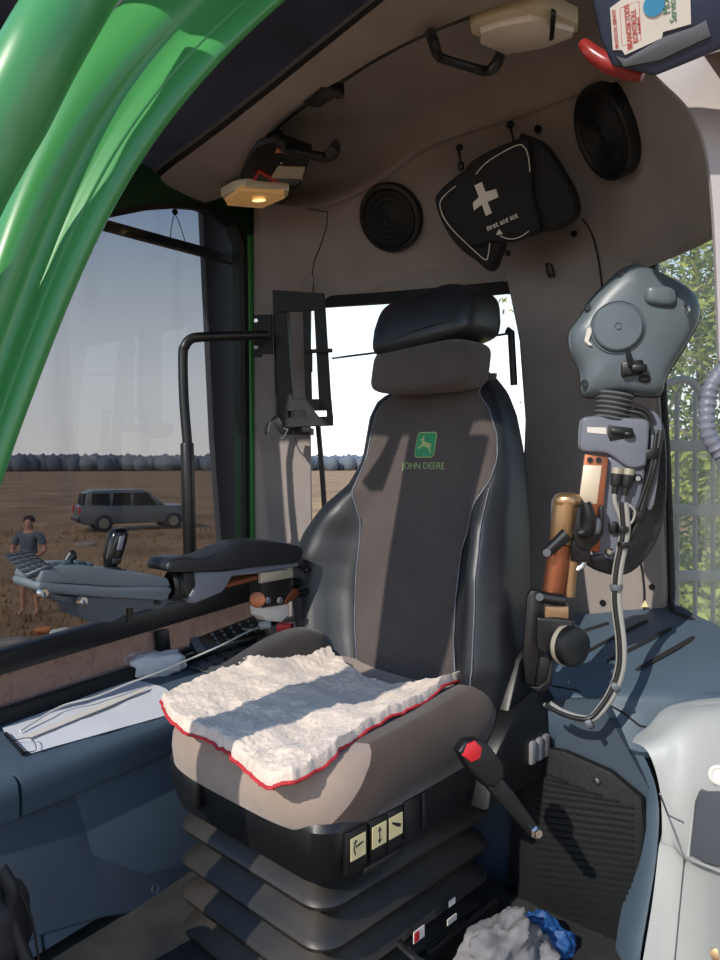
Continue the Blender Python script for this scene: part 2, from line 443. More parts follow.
bm = NB(); box(bm, CP(-2.26, 0, .48), (.14, 1.66, .2), (cx, cy, ZV), .04); mk('bumper', bm, 'car_dark', car)
for w in (-.74, .74):
    bm = NB(); box(bm, CP(-2.22, w, .85), (.08, .16, .28), (cx, cy, ZV), .02); mk('tail_light', bm, 'red', car)
for l in (-1.35, 1.4):
    for w in (-.78, .78):
        bm = NB(); cyl(bm, CP(l, w - .1, .33), CP(l, w + .1, .33), .34, seg=24, bev=.04); wh = mk('wheel', bm, 'rubber', car)
        bm = NB(); cyl(bm, CP(l, w - .11, .33), CP(l, w + .11, .33), .2, seg=16); mk('hub_cap', bm, 'steel', wh)
# a darker trailer of goods beside it
bp_ = Ph(172, 526, GZ); 
# small things lying in the grass
for i, (px, py, m, s, lab, nm, ct) in enumerate([(43, 630, 'orange', .16, 'small orange rag lying in the grass near the standing person', 'rag', 'rag'), (62, 632, 'white', .2, 'white scrap of paper lying in the grass left of the seat', 'paper_scrap', 'paper'), (12, 644, 'stone', .3, 'flat pale stone in the grass at the bottom edge of the left window', 'flat_stone', 'stone'), (85, 545, 'stone', .35, 'pale stone lying in the middle of the dry field', 'field_stone', 'stone')]):
    c = Ph(px, py, GZ + .05); bm = NB()
    superell(bm, c, (s, s * .6, s * .3), (V((.9, .3, 0)), V((-.3, .9, 0)), ZV), e=.8, nu=14, nv=8, deform=lambda q: q * (1 + .25 * noise.noise(q * 2 + V((i, 0, 0)))))
    tag(mk(nm, bm, m, None, 40, loc=c), lab, ct)

# trees beyond the right window and far bushes
def tree(x, y, h, lm, label, seed, nleaf=2600, spread=1.6, trunk_r=.12, lean=0., z0=.25):
    rnd = random.Random(seed)
    t = thing('tree', label, 'tree', (x, y, GZ), 'trees beyond the right window')
    b = NB(); top = V((x + lean, y, GZ + h))
    tube(b, spline([V((x, y, GZ - .1)), V((x + .1, y, GZ + h * .35)), V((x + lean * .6 - .08, y, GZ + h * .7)), top], 5), [trunk_r, trunk_r * .3], 8)
    limbs = []
    for k in range(9):
        f = rnd.uniform(z0, .85); a = rnd.uniform(0, 6.28); p0 = V((x + lean * f, y, GZ + h * f)); d = V((math.cos(a), math.sin(a), .6)) * rnd.uniform(.5, 1) * spread
        tube(b, spline([p0, p0 + d * .5 + ZV * .1, p0 + d], 3), [trunk_r * .3, .01], 5); limbs.append((p0, p0 + d))
    mk('trunk', b, 'bark', t)
    b = NB()
    cl = [V((x + lean * f + rnd.gauss(0, spread * .45), y + rnd.gauss(0, spread * .45), GZ + h * f)) for f in [rnd.uniform(z0, 1.) for _ in range(34)]]
    for k in range(nleaf):
        c = rnd.choice(cl); p = c + V((rnd.gauss(0, .3), rnd.gauss(0, .3), rnd.gauss(0, .28))); s = rnd.uniform(.05, .1)
        u = V((rnd.gauss(0, 1), rnd.gauss(0, 1), rnd.gauss(0, 1))).normalized(); w = u.orthogonal().normalized()
        vs = [b.verts.new(p + u * s), b.verts.new(p + w * s * .5), b.verts.new(p - u * s), b.verts.new(p - w * s * .5)]
        b.faces.new(vs)
    mk('foliage', b, lm, t, 0)
tree(4.6, 9.0, 6.5, 'leaf_yellow', 'slim yellow green tree with a forked pale trunk beyond the right window', 1, lean=.3)
tree(5.4, 10.5, 7.5, 'leaf', 'dark green leafy tree at the far right of the right window', 2, spread=2.)
tree(5.0, 12.0, 6.0, 'leaf', 'leafy green tree just behind the head of the raised arm', 3, spread=1.7)
tree(6.3, 13.5, 8.5, 'leaf', 'tall dense tree furthest back beyond the right window', 4, 4200, spread=2.8, z0=.1)
tree(4.9, 14.0, 7.5, 'leaf_yellow', 'pale yellow tree behind the slim forked one', 5, 3800, spread=2.4, z0=.1)
tree(8.5, 15.0, 9., 'leaf', 'broad green tree outermost beyond the right window', 6, 3800, spread=3., z0=.1)
bm = NB(); rnd = random.Random(9)
for k in range(9000):
    x = rnd.uniform(2.6, 10); y = rnd.uniform(8, 17); z = GZ + abs(rnd.gauss(0, .55)); s = rnd.uniform(.05, .13); p = V((x, y, z))
    u = V((rnd.gauss(0, 1), rnd.gauss(0, 1), rnd.gauss(0, 1))).normalized(); w = u.orthogonal().normalized()
    bm.faces.new([bm.verts.new(p + u * s), bm.verts.new(p + w * s * .6), bm.verts.new(p - u * s), bm.verts.new(p - w * s * .6)])
tag(mk('undergrowth', bm, 'leaf_yellow', None, 0), 'pale dry undergrowth below the trees beyond the right window', 'undergrowth', kind='stuff')
bm = NB(); thick_sheet(bm, [[V((x, y, GZ + .1 + .2 * noise.noise(V((x, y, 0))))) for y in range(3, 22, 2)] for x in range(2, 16, 2)], (0, 0, -.1))
bm2 = bm; struct('woodland_ground', bm, 'bare_soil', 60)

# guard rack outside the right window
gp = lambda px, py: P(px, py, 2.35)
gr = thing('window_guard', 'grey steel bar guard standing outside the right window', 'guard', gp(690, 660))
bm = NB(); 
tube(bm, spline([gp(640, 383), gp(665, 383), gp(688, 380), gp(702, 398), gp(712, 430), gp(722, 470)], 6), .013, 10); mk('top_rail', bm, 'guard', gr)
for y in (446, 510, 576):
    bm = NB(); box(bm, (gp(640, y) + gp(800, y)) / 2, ((gp(800, y) - gp(640, y)).length, .025, .035), None, .004); mk('rail', bm, 'guard', gr)
for x in (660, 677, 695, 713, 731, 750, 770):
    bm = NB(); cyl(bm, gp(x, 392 if x < 700 else 440), gp(x, 650), .008, seg=8); mk('bar', bm, 'guard', gr)

# dark post outside the left glass with the slanting strip at its head
bm = NB(); slab(bm, [L(203, 205, -.16), L(240, 205, -.16), L(249, 600, -.16), L(226, 600, -.16), L(214, 440, -.16)], -NL * .03, .008)
tag(mk('outer_post', bm, 'panel_grey', None, loc=base_of(bm)), 'wide dark post standing outside the left window', 'post')
bm = NB(); slab(bm, [L(106, 219, -.09), L(240, 256, -.09), L(240, 265, -.09), L(106, 229, -.09)], -NL * .03, .004)
tag(mk('sunshade_bar', bm, 'black', None, loc=base_of(bm)), 'black slanting bar across the top of the left window', 'bar')

# =================================================================== CAB SHELL
# floor
bm = NB(); slab(bm, [V((-1.1, 1.2, 0)), V((-.5, .75, 0)), V((.6, .75, 0)), V((.95, 1.1, 0)), V((.95, 2.0, 0)), V((-.37, 2.75, 0))], (0, 0, -.08)); struct('floor', bm, 'floor_mat')

# left wall: frame with the window opening
inner_px = [(-60, 330), (-40, 260), (20, 235), (70, 222), (115, 214), (150, 207), (180, 205), (205, 207), (225, 213), (238, 224), (245, 242), (246, 300), (247, 400), (247, 500), (247, 583), (120, 622), (0, 660), (-60, 680)]
outer_px = [(-120, 330), (-100, 200), (20, 165), (70, 160), (115, 160), (150, 165), (180, 168), (205, 172), (228, 180), (250, 195), (258, 225), (258, 300), (259, 400), (259, 500), (259, 592), (120, 631), (0, 670), (-120, 706)]
bm = NB(); ring_slab(bm, [L(*p) for p in inner_px], [L(*p) for p in outer_px], -NL * .06)
struct('wall_left', bm, 'dark_green')
# black rubber around the glass
def shrink(pts, d, c=(120, 420)): return [(x + (c[0] - x) * d, y + (c[1] - y) * d) for x, y in pts]
win = thing('window_1', 'x', 'x', L(120, 622)); del win['label']; del win['category']; win['kind'] = 'structure'
bm = NB(); ring_slab(bm, [L(*p, .006) for p in shrink(inner_px, .012)], [L(*p, .006) for p in shrink(inner_px, -.018)], -NL * .02); mk('gasket', bm, 'rubber', win)
bm = NB(); slab(bm, [L(*p, -.02) for p in inner_px], -NL * .006); mk('glass_pane', bm, 'tinted_glass', win, 0)
# bright green strip of the frame seen between glass and pillar
bm = NB(); slab(bm, [L(249, 236, .012), L(257, 232, .012), L(259, 590, .012), L(253, 592, .012)], -NL * .04, .004); struct('trim_1', bm, 'green')
# black sill bar
bm = NB(); slab(bm, [L(-120, 688, .02), L(260, 578, .02), L(260, 599, .02), L(-120, 712, .02)], -NL * .05, .006); struct('trim_2', bm, 'black')
# lower pane and its bottom bar
bm = NB(); slab(bm, [L(-120, 706, -.01), L(262, 594, -.01), L(262, 632, -.01), L(-120, 764, -.01)], -NL * .006); w4 = mk('window_4', bm, 'reflection_tone_glass', None, 0); w4['kind'] = 'structure'
bm = NB(); slab(bm, [L(-120, 750, .01), L(262, 626, .01), L(262, 660, .01), L(-120, 800, .01)], -NL * .05, .005); struct('trim_3', bm, 'black_matt')
bm = NB(); slab(bm, [L(158, 632, .008), L(169, 629, .008), L(172, 657, .008), L(161, 661, .008)], -NL * .03, .003); struct('trim_4', bm, 'black')
a = L(-120, 770); b = L(262, 640)
bm = NB(); slab(bm, [V((a.x, a.y, .38)), V((b.x, b.y, .38)), V((b.x, b.y, -.05)), V((a.x, a.y, -.05))], -NL * .06); struct('wall_left.001', bm, 'console_dark')

# left rear pillar
bm = NB(); slab(bm, [P(254, 190, 2.57), P(300, 190, 2.50), P(322, 215, 2.46), P(312, 300, 2.46), P(311, 420, 2.46), P(313, 540, 2.46), P(310, 720, 2.46), P(258, 720, 2.57), P(255, 500, 2.57), P(254, 300, 2.57)], V((-.02, .12, 0)), .012, 3)
struct('trim_5', bm, 'pillar')

# rear wall: opening with clear glass
rin = [(300, 306), (380, 300), (440, 295), (512, 289), (530, 300), (534, 420), (538, 620), (430, 640), (296, 655), (298, 480), (299, 400)]
rout = [(285, 280), (380, 270), (440, 260), (512, 250), (580, 260), (590, 420), (640, 760), (430, 860), (262, 860), (262, 480), (275, 400)]
bm = NB(); ring_slab(bm, [RW(*p) for p in rin], [RW(*p) for p in rout], -NR * .06); struct('wall_rear', bm, 'pillar')
win2 = mk('window_2', (lambda b: (slab(b, [RW(*p, -.02) for p in rin], -NR * .006), b)[1])(NB()), 'clear_glass', None, 0); win2['kind'] = 'structure'
bm = NB(); tube(bm, [RW(*p, .0) for p in rin], .008, 8, closed=True); struct('trim_6', bm, 'rubber')
bm = NB(); slab(bm, [RW(300, 297, .01), RW(380, 292, .01), RW(450, 286, .01), RW(520, 279, .01), RW(520, 291, .01), RW(450, 298, .01), RW(380, 303, .01), RW(300, 308, .01)], -NR * .03, .004); struct('trim_7', bm, 'black_matt')

# right rear pillar
def RP(px, py, off=0.):
    p0 = P(512, 462, 2.10 - off); n = V((-.165, -.8, 0)).normalized()
    q0 = P(645, 462, 1.88 - off); d = (q0 - p0); n = V((d.y, -d.x, 0)).normalized()
    return PP(px, py, p0, n)
RPN = (lambda d: V((d.y, -d.x, 0)).normalized())(P(645, 462, 1.88) - P(512, 462, 2.10))
bm = NB(); slab(bm, [RP(*p) for p in [(498, 250), (520, 238), (560, 222), (582, 217), (590, 232), (600, 246), (618, 254), (641, 262), (652, 330), (660, 450), (668, 604), (672, 700), (512, 720), (524, 420), (518, 340), (508, 290)]], -RPN * .10, .012, 3)
struct('trim_8', bm, 'pillar')
bm = NB(); tube(bm, spline([RP(582, 218, .006), RP(594, 240, .006), RP(603, 300, .006), RP(606, 420, .006), RP(640, 560, .006), RP(644, 610, .006)], 6), .0025, 6); struct('trim_9', bm, 'black_matt')
# right wall and window
X0 = RP(658, 462) + V((.03, 0, 0)); XE = V((.86, 1.15, 1.0)); WX = (XE - X0); WX.z = 0; WN = V((WX.y, -WX.x, 0)).normalized()
if WN.x > 0: WN = -WN
def RWt(px, py, off=0.): return PP(px, py, X0 + WN * off, WN)
def XW(t, z, off=0.): p = X0 + WX * t + WN * off; return V((p.x, p.y, z))
inn = [XW(-.14, 1.57), XW(.5, 1.57), XW(1.1, 1.57), XW(1.1, .62), XW(.5, .62), XW(-.14, .62)]
out = [XW(-.2, 1.75), XW(.5, 1.75), XW(1.2, 1.75), XW(1.2, .0), XW(.5, .0), XW(-.2, .0)]
bm = NB(); ring_slab(bm, inn, out, -WN * .02); struct('wall_right', bm, 'black_matt')
w3 = mk('window_3', (lambda b: (slab(b, [p - WN * .008 for p in inn], -WN * .006), b)[1])(NB()), 'hazy_glass', None, 0); w3['kind'] = 'structure'
bm = NB(); tube(bm, spline([RP(650, 300, .0) + V((.02, 0, 0)), RP(659, 450) + V((.02, 0, 0)), RP(664, 580) + V((.02, 0, 0)), XW(.06, .63, .01), XW(.2, .62, .01), XW(1.0, .62, .01)], 6), .009, 8); struct('trim_10', bm, 'rubber')
# wall panel below the arm, between pillar and console
# ---- headliner
R0 = [(256, 306, 2.56), (325, 303, 2.47), (380, 300, 2.38), (440, 294, 2.27), (512, 286, 2.13), (580, 280, 2.01), (645, 268, 1.90), (720, 234, 1.62), (800, 180, 1.3)]
R1 = [(256, 250, 2.54), (322, 250, 2.43), (385, 250, 2.33), (440, 235, 2.23), (512, 215, 2.09), (590, 190, 1.93), (655, 165, 1.66), (705, 150, 1.38), (800, 110, 1.1)]
R2 = [(256, 208, 2.50), (318, 212, 2.38), (370, 192, 2.26), (432, 152, 2.10), (512, 125, 1.93), (600, 92, 1.74), (652, 75, 1.47), (720, 55, 1.2), (800, 30, 1.0)]
def zrow(l, z): return [(x, y, Ph(x, y, z).y) for x, y in l]
R2L = [(x - 1, y - 7, Y - .035) for x, y, Y in R2]
R3 = zrow([(262, 196), (310, 175), (360, 150), (420, 110), (500, 75), (590, 40), (650, 20), (720, -5), (800, -30)], 1.95)
R4 = zrow([(240, 190), (275, 133), (345, 82), (402, 48), (472, 18), (545, -5), (640, -40), (720, -65), (800, -90)], 1.955)
def rows_dense(rows, nc=6, nr=6):
    rows = [spline([P(*p) for p in r], nc) for r in rows]; cols = list(zip(*rows))
    cols = [spline(c, nr) for c in cols]; return [list(r) for r in zip(*cols)]
bm = NB(); D = rows_dense([R0, R1, R2, R2L, R3, R4]); thick_sheet(bm, D, lambda p: (p - V((.1, 1.3, 1.2))).normalized() * .04)
ceil = struct('ceiling', bm, 'liner', 60)
dg = bpy.context.evaluated_depsgraph_get(); dg.update()
BV = BVHTree.FromObject(ceil, dg)
def CE(px, py, off=0.):
    r = ray(px, py).normalized(); h = BV.ray_cast(CAM, r)
    if h[0] is None: p = Ph(px, py, 1.9); return p, V((0, 0, -1))
    n = h[1] if h[1].dot(r) < 0 else -h[1]
    return h[0] + n * off, n
# front beam band of the headliner
E2 = [(163, 186), (172, 197), (190, 203), (212, 201), (236, 188), (252, 160), (270, 130), (300, 104), (340, 80), (400, 45), (470, 15), (540, -8), (640, -45), (740, -80)]
E1 = [(159, 178), (166, 172), (176, 164), (190, 154), (206, 142), (225, 128), (245, 112), (268, 94), (300, 68), (345, 32), (400, -12), (460, -60), (530, -115), (620, -180)]
r1 = spline([Ph(x, y, 1.85) for x, y in E2], 4); r2 = spline([Ph(x, y, 1.87) for x, y in E1], 4)
bm = NB(); thick_sheet(bm, [[a + V((0, 0, .1)) for a in r1], [a + V((0, .004, .03)) for a in r1], r1, [(a * .8 + b * .2) - V((0, 0, .006)) for a, b in zip(r1, r2)], [(a * .5 + b * .5) - V((0, 0, .008)) for a, b in zip(r1, r2)], r2], V((0, 0, .025)))
struct('ceiling.001', bm, 'liner', 50)
# black edge and grey strip beside the roof blind
def off2(lst, dx, dy): return [(x + dx, y + dy) for x, y in lst]
bm = NB(); r3 = spline([Ph(x - 4, y - 4.5, 1.875) for x, y in E1], 4); thick_sheet(bm, [r2, r3], V((0, 0, .03))); struct('trim_11', bm, 'black')
bm = NB(); r4 = spline([Ph(x - 7, y - 7, 1.877) for x, y in E1], 4); thick_sheet(bm, [r3, r4], V((0, 0, .02))); struct('trim_12', bm, 'panel_grey')
# roof blind
bm = NB(); far = spline([Ph(x, y, 1.92) for x, y in [(100, 178), (95, 160), (85, 140), (70, 110), (50, 80), (20, 50), (-20, 20), (-60, -20), (-90, -60), (-120, -120), (-140, -200), (-120, -260), (-60, -320), (0, -380)]], 4)
thick_sheet(bm, [r4, [(a + b) / 2 for a, b in zip(r4, far)], far], V((0, 0, .02))); struct('ceiling.002', bm, 'mesh_blind')
# roof slab outside everything so that no sky light leaks in from above
bm = NB(); slab(bm, [V((-1.25, 1.6, 2.02)), V((-.2, .95, 2.02)), V((1.2, .95, 2.02)), V((1.2, 2.2, 2.02)), V((-.37, 2.95, 2.02)), V((-.7, 2.7, 2.02))], (0, 0, .04), .01); struct('roof', bm, 'dark_green')

# green door frame (nearest)
def band(px_l, px_r, Ys, prof, nseg=8):
    """sweeps a cross profile between two traced edges; prof=[(s across 0..1, bulge toward the camera)]"""
    A = spline([P(x, y, Y) for (x, y), Y in zip(px_l, Ys)], nseg); B = spline([P(x, y, Y) for (x, y), Y in zip(px_r, Ys)], nseg); rows = []
    for it in range(60):
        A = [A[0]] + [(A[i - 1] + A[i] * 2 + A[i + 1]) / 4 for i in range(1, len(A) - 1)] + [A[-1]]
        B = [B[0]] + [(B[i - 1] + B[i] * 2 + B[i + 1]) / 4 for i in range(1, len(B) - 1)] + [B[-1]]
    for a, b in zip(A, B):
        w = (b - a).length; d = (CAM - (a + b) / 2).normalized(); rows.append([a.lerp(b, s) + d * h * w for s, h in prof])
    return rows
fl = [(-215, 1150), (-180, 800), (-110, 520), (-62, 370), (-22, 260), (0, 198), (25, 140), (55, 80), (85, 38), (122, -2), (175, -50), (240, -95)]
fr_ = [(-110, 1150), (-82, 820), (-30, 570), (12, 455), (44, 368), (62, 322), (95, 244), (130, 177), (175, 112), (232, 48), (300, -15), (380, -70)]
Ys = [.9, .9, .92, .95, .98, 1.0, 1.03, 1.06, 1.1, 1.14, 1.2, 1.26]
prof0 = [(0, -.5), (0, -.12), (.04, .0), (.12, .09), (.22, .13), (.34, .12), (.44, .06), (.5, .0), (.56, -.03), (.64, -.03), (.70, 0), (.745, .02), (.765, .005), (.79, .02), (.86, .03), (.94, .0), (1, -.08), (1, -.5)]
prof = [(p.x, p.y) for p in spline([V((a, b, 0)) for a, b in prof0[1:-1]], 4)]; prof = [prof0[0]] + prof + [prof0[-1]]
bm = NB(); loft(bm, band(fl, fr_, Ys, prof), closed=True, caps=True); df = struct('door_1', bm, 'green', 70)
al = [(-330, 1100), (-240, 650), (-130, 300), (-60, 170), (-20, 100), (0, 78), (22, 38), (46, -4), (75, -50), (110, -100)]
ar = [(-270, 1100), (-180, 700), (-70, 360), (-20, 228), (0, 188), (24, 136), (50, 82), (72, 44), (98, -2), (140, -60)]
bm = NB(); A = spline([(P(*a, Y) + P(*b, Y)) / 2 for a, b, Y in zip(al, ar, [.82, .84, .86, .88, .9, .91, .92, .94, .96, 1.0])], 8)
Wd = [(P(*a, .92) - P(*b, .92)).length * .40 for a, b in zip(al, ar)]
tube(bm, A, .046, 28); struct('door_2', bm, 'green', 70)
bm = NB(); loft(bm, band([(30, 110), (62, 62), (96, 20), (125, -8), (160, -40)], [(60, 120), (80, 76), (112, 34), (140, 0), (180, -34)], [1.2, 1.2, 1.22, 1.25, 1.28], [(0, 0), (1, 0), (1, -.6), (0, -.6)]), closed=True, caps=True); struct('trim_13', bm, 'liner_light', 40)
# mesh guard piece seen in the top left corner, outside the frame
bm = NB(); slab(bm, [P(-60, 120, 1.5), P(-60, -60, 1.5), P(90, -60, 1.7), P(60, 40, 1.7), P(0, 140, 1.6)], V((-.02, .03, 0))); struct('trim_14', bm, 'mesh_blind')

# right side arch trim (light grey)
bm = NB(); arch = spline([P(x, y, Y) for x, y, Y in [(640, 62, 1.24), (662, 84, 1.21), (688, 112, 1.19), (704, 152, 1.17), (711, 215, 1.16), (715, 300, 1.15), (718, 380, 1.15), (724, 450, 1.15), (732, 520, 1.15)]], 6)
outr = spline([P(x, y, Y) for x, y, Y in [(660, -10, 1.25), (720, -10, 1.22), (800, 40, 1.19), (830, 100, 1.18), (850, 215, 1.16), (840, 300, 1.15), (830, 380, 1.15), (820, 450, 1.15), (820, 520, 1.15)]], 6)
rows = []
for a, b in zip(arch, outr):
    d = (a - CAM).normalized(); d2 = (b - CAM).normalized()
    rows.append([a + d * .10, a + d * .02, a + d * .004 + (b - a) * .02, a.lerp(b, .10), a.lerp(b, .5) - V((0, .006, 0)), b, b + d2 * .1])
loft(bm, rows, closed=True, caps=True); struct('trim_15', bm, 'liner_light', 50)
bm = NB(); pth = spline([P(727, 365, 1.10), P(712, 385, 1.10), P(707, 410, 1.10), P(709, 436, 1.10), P(722, 456, 1.10)], 10)
tube(bm, pth, [.012 + .0016 * math.sin(i * 2.2) for i in range(len(pth))], 14)
tag(mk('ribbed_hose', bm, 'arm_grey', None, 60, loc=base_of(bm)), 'grey ribbed hose bulging in from the right edge beside the side window', 'hose')

# =================================================================== HEADLINER FITTINGS
def speaker(px, py, r, label):
    p, n = CE(px, py); n = (n + (CE(px - 14, py)[1] + CE(px + 14, py)[1] + CE(px, py + 14)[1]) * .5).normalized(); p = p + n * (.012 if px < 500 else .03)
    t = thing('speaker', label, 'speaker', p, 'round headliner speakers')
    b = NB(); lathe(b, p, n, [(r, -.05), (r, .006), (r * .97, .012), (r * .86, .014), (r * .82, .009)], 48); mk('rim', b, 'black', t)
    b = NB(); pr = [(r * .83, .008)]
    for k in range(9, 0, -1): pr += [(r * .09 * k, .010 + .0012 * (k % 2)), (r * .09 * k - .003, .008)]
    pr.append((0, .012)); lathe(b, p, n, pr, 48); mk('cone_grille', b, 'grille', t)
speaker(392, 217, .104, 'round black speaker left of the first aid bag')
speaker(615, 128, .112, 'round black speaker right of the first aid bag, seen at a slant')

# black screws and a latch on liner and pillar
def bolt(px, py, r, label, m='black', fn=CE, nm='screw'):
    p, n = fn(px, py); b = NB(); lathe(b, p, n, [(r, -.012), (r, .002), (r * .8, .005), (r * .35, .005), (r * .3, .002), (0, .002)], 16)
    return tag(mk(nm, b, m, None, 40, loc=p), label, 'screw')
bolt(538, 129, .011, 'black round plug on the headliner above the first aid bag')
rp = lambda px, py: (RP(px, py), RPN if RPN.y < 0 else -RPN)
RPn = RPN if RPN.y < 0 else -RPN
bolt(574, 234, .009, 'black screw on the pillar at the lower right of the first aid bag', fn=rp)
bolt(508, 253, .009, 'black screw on the pillar at the lower tip of the first aid bag', fn=rp)
bolt(603, 603, .009, 'screw low on the pillar behind the raised arm cables', fn=rp)
bolt(652, 587, .008, 'screw low on the pillar beside the corner of the right window', fn=rp)
c = RP(550, 270, .02); bm = NB(); box(bm, c, (.018, .02, .038), (RPn.cross(ZV), RPn, ZV + V((-.25, 0, 0))), .004); 
tag(mk('coat_hook', bm, 'black', None, loc=c), 'small black hook on the pillar below the first aid bag', 'hook')
c = RP(642, 603, .012)
bm = NB(); slab(bm, [RP(641, 607, .01), RP(649, 607, .01), RP(645, 600, .01)], RPn * .002); tag(mk('warning_sticker', bm, 'cream', None, 0, loc=c), 'tiny triangular sticker at the foot of the pillar', 'sticker')

# first aid kit
bagp = CE(480, 190)[0]; BN = V((-.42, -.86, -.28)).normalized(); B0 = P(500, 200, 1.86)
def BG(px, py, off=0.): return PP(px, py, B0 + BN * off, BN)
kit = thing('first_aid_kit', 'black first aid bag with a white cross hanging on the headliner', 'first aid kit', BG(490, 272))
bm = NB(); slab(bm, spline([BG(*p, -.015) for p in [(434, 202), (437, 192), (450, 180), (470, 166), (500, 156), (505, 200), (502, 243), (497, 258), (490, 272), (474, 260), (457, 247), (442, 225)]], 3, True), -BN * .07, .014, 3); mk('pouch', bm, 'black_matt', kit)
bm = NB(); slab(bm, spline([BG(*p, .0) for p in [(466, 166), (490, 150), (520, 138), (527, 139), (530, 150), (531, 170), (534, 200), (540, 228), (522, 238), (505, 243), (492, 242), (470, 246), (458, 225), (458, 190)]], 3, True), -BN * .09, .012, 3); fp = mk('front_panel', bm, 'black_matt', kit)
bm = NB(); slab(bm, spline([BG(*p, -.022) for p in [(518, 138), (530, 136), (545, 145), (560, 167), (574, 193), (576, 214), (564, 226), (552, 231), (538, 229), (530, 200)]], 3, True), -BN * .075, .02, 3); mk('side_pocket', bm, 'black_matt', kit)
bm = NB(); tube(bm, spline([BG(*p, .003) for p in [(476, 174), (486, 163), (503, 152), (518, 145), (524, 147), (528, 155), (530, 172)]], 5), .0014, 6); mk('piping', bm, 'white', kit)
bm = NB(); tube(bm, spline([BG(*p, -.010) for p in [(456, 186), (446, 194), (440, 203), (443, 216), (452, 229), (466, 243), (484, 259), (488, 256), (490, 240)]], 5), .0014, 6); mk('piping', bm, 'white', kit)
bm = NB(); tube(bm, spline([BG(*p, .003) for p in [(500, 236), (510, 239), (520, 237), (529, 231)]], 5), .0014, 6); mk('piping', bm, 'white', kit)
bm = NB()
slab(bm, [BG(*p, .0005) for p in [(474.5, 185.5), (482, 182), (485.5, 192), (496, 189), (498.5, 197), (487.5, 202), (492, 213), (486, 216), (482, 204.5), (474, 210.5), (473, 203), (479, 197)]], BN * .0015); mk('cross', bm, 'white', kit, 0)
xd = BG(517, 214) - BG(488, 227); text('lettering', 'first aid kit', .0205, BG(502, 222, .001), xd, ZV, 'white', kit, bold=.0004, sx=.95)
bm = NB(); slab(bm, [BG(*p, .0005) for p in [(496, 235), (503, 234), (499, 229)]], BN * .0015); mk('emblem', bm, 'white', kit, 0)
bm = NB(); slab(bm, [BG(*p, -.012) for p in [(478, 237), (481, 235), (483, 239), (480, 242)]], BN * .002); mk('zip_tag', bm, 'cream', kit, 0)
for i, (x0, y0, x1, y1) in enumerate([(460, 147, 461, 166), (511, 124, 514, 141)]):
    p, n = CE(x0, y0); bm = NB(); lathe(bm, p, n, [(.009, -.01), (.009, .01), (.006, .014), (0, .014)], 14); tube(bm, [p + n * .008, BG(x1, y1, -.03)], .0035, 8)
    if i == 0: superell(bm, BG(461, 166, -.02), (.009, .009, .012), (V((1, 0, 0)), V((0, 1, 0)), ZV), .8, 12, 8)
    tag(mk('hanging_hook', bm, 'black', None, loc=p), ['black hook with a strap over the left end of the first aid bag', 'black hook holding the top corner of the first aid bag'][i], 'hook')

# interior lamps
def CZ(px, py, z): return Ph(px, py, z)
lamp = thing('ceiling_lamp', 'lit amber ceiling lamp above the rear corner of the left window', 'lamp', CZ(255, 200, 1.80))
bm = NB(); slab(bm, [CZ(x, y, 1.805) for x, y in [(221, 197), (232, 191), (246, 187), (289, 191), (288, 197), (263, 205), (226, 203)]], (0, 0, .03), .006); lf = mk('lamp_frame', bm, 'lamp_frame', lamp)
bm = NB(); slab(bm, [CZ(x, y, 1.795) for x, y in [(225, 201), (240, 191), (284, 194), (285, 199), (262, 209), (227, 206)]], (0, 0, .018), .005); mk('diffuser', bm, 'lamp_lit', lamp)
bm = NB(); superell(bm, CZ(259, 200.5, 1.789), (.022, .008, .004), (V((.97, -.2, 0)), V((.2, .97, 0)), ZV), .9, 16, 8); mk('bulb', bm, 'bulb', lamp)
lamp2 = thing('ceiling_lamp', 'unlit white ceiling lamp near the top of the cab beside the stickered box', 'lamp', CZ(525, 35, 1.84))
bm = NB(); slab(bm, [CZ(x, y, 1.845) for x, y in [(470, 26), (478, 21), (528, 8), (545, 8), (578, 24), (578, 33), (545, 44), (505, 49), (471, 35)]], (0, 0, .035), .006); mk('lamp_frame', bm, 'lamp_frame', lamp2)
bm = NB(); slab(bm, [CZ(x, y, 1.832) for x, y in [(480, 34), (500, 27), (532, 21), (574, 33), (573, 39), (543, 50), (505, 56), (480, 45)]], (0, 0, .02), .006); mk('lens', bm, 'lamp_lens', lamp2)
bm = NB(); slab(bm, [CZ(x, y, 1.83) for x, y in [(551, 14), (556, 16), (554, 40), (549, 42)]], (0, 0, .012), .002); mk('clip', bm, 'black', lamp2)
# dark recess box behind lit lamp, with stickers
bx = thing('switch_housing', 'black ceiling housing with stickers above the lit lamp', 'housing', CZ(270, 165, 1.84))
bm = NB(); slab(bm, [CZ(x, y, 1.83) for x, y in [(238, 189), (242, 176), (250, 158), (258, 147), (275, 142), (312, 155), (300, 188), (290, 192), (245, 189)]], (0, 0, .03), .006, 3); mk('housing_body', bm, 'black_deep', bx)
q = lambda x, y: CZ(x, y, 1.827)
bm = NB(); slab(bm, [q(278, 167), (q(305, 168)), q(302, 179), q(271, 178)], (0, 0, .003)); lb = mk('paper_label', bm, 'lamp_frame', bx, 0)
bm = NB(); slab(bm, [q(273, 178), q(301, 179.5), q(296, 185), q(269, 184)], (0, 0, .003)); mk('status_panel', bm, 'panel_grey', bx, 0)
bm = NB(); slab(bm, [q(259, 170), q(281, 183), q(250, 184)], (0, 0, .003)); mk('warning_triangle', bm, 'red', bx, 0)
bm = NB(); slab(bm, [q(259.5, 173.5), q(273, 182), q(254.5, 182.6)], (0, 0, .0022) if False else (0, 0, -.001)); mk('triangle_centre', bm, 'black', bx, 0)
bm = NB(); slab(bm, [q(278, 148), q(282, 153), q(275, 153)], (0, 0, .003)); mk('warning_sticker', bm, 'orange', bx, 0)
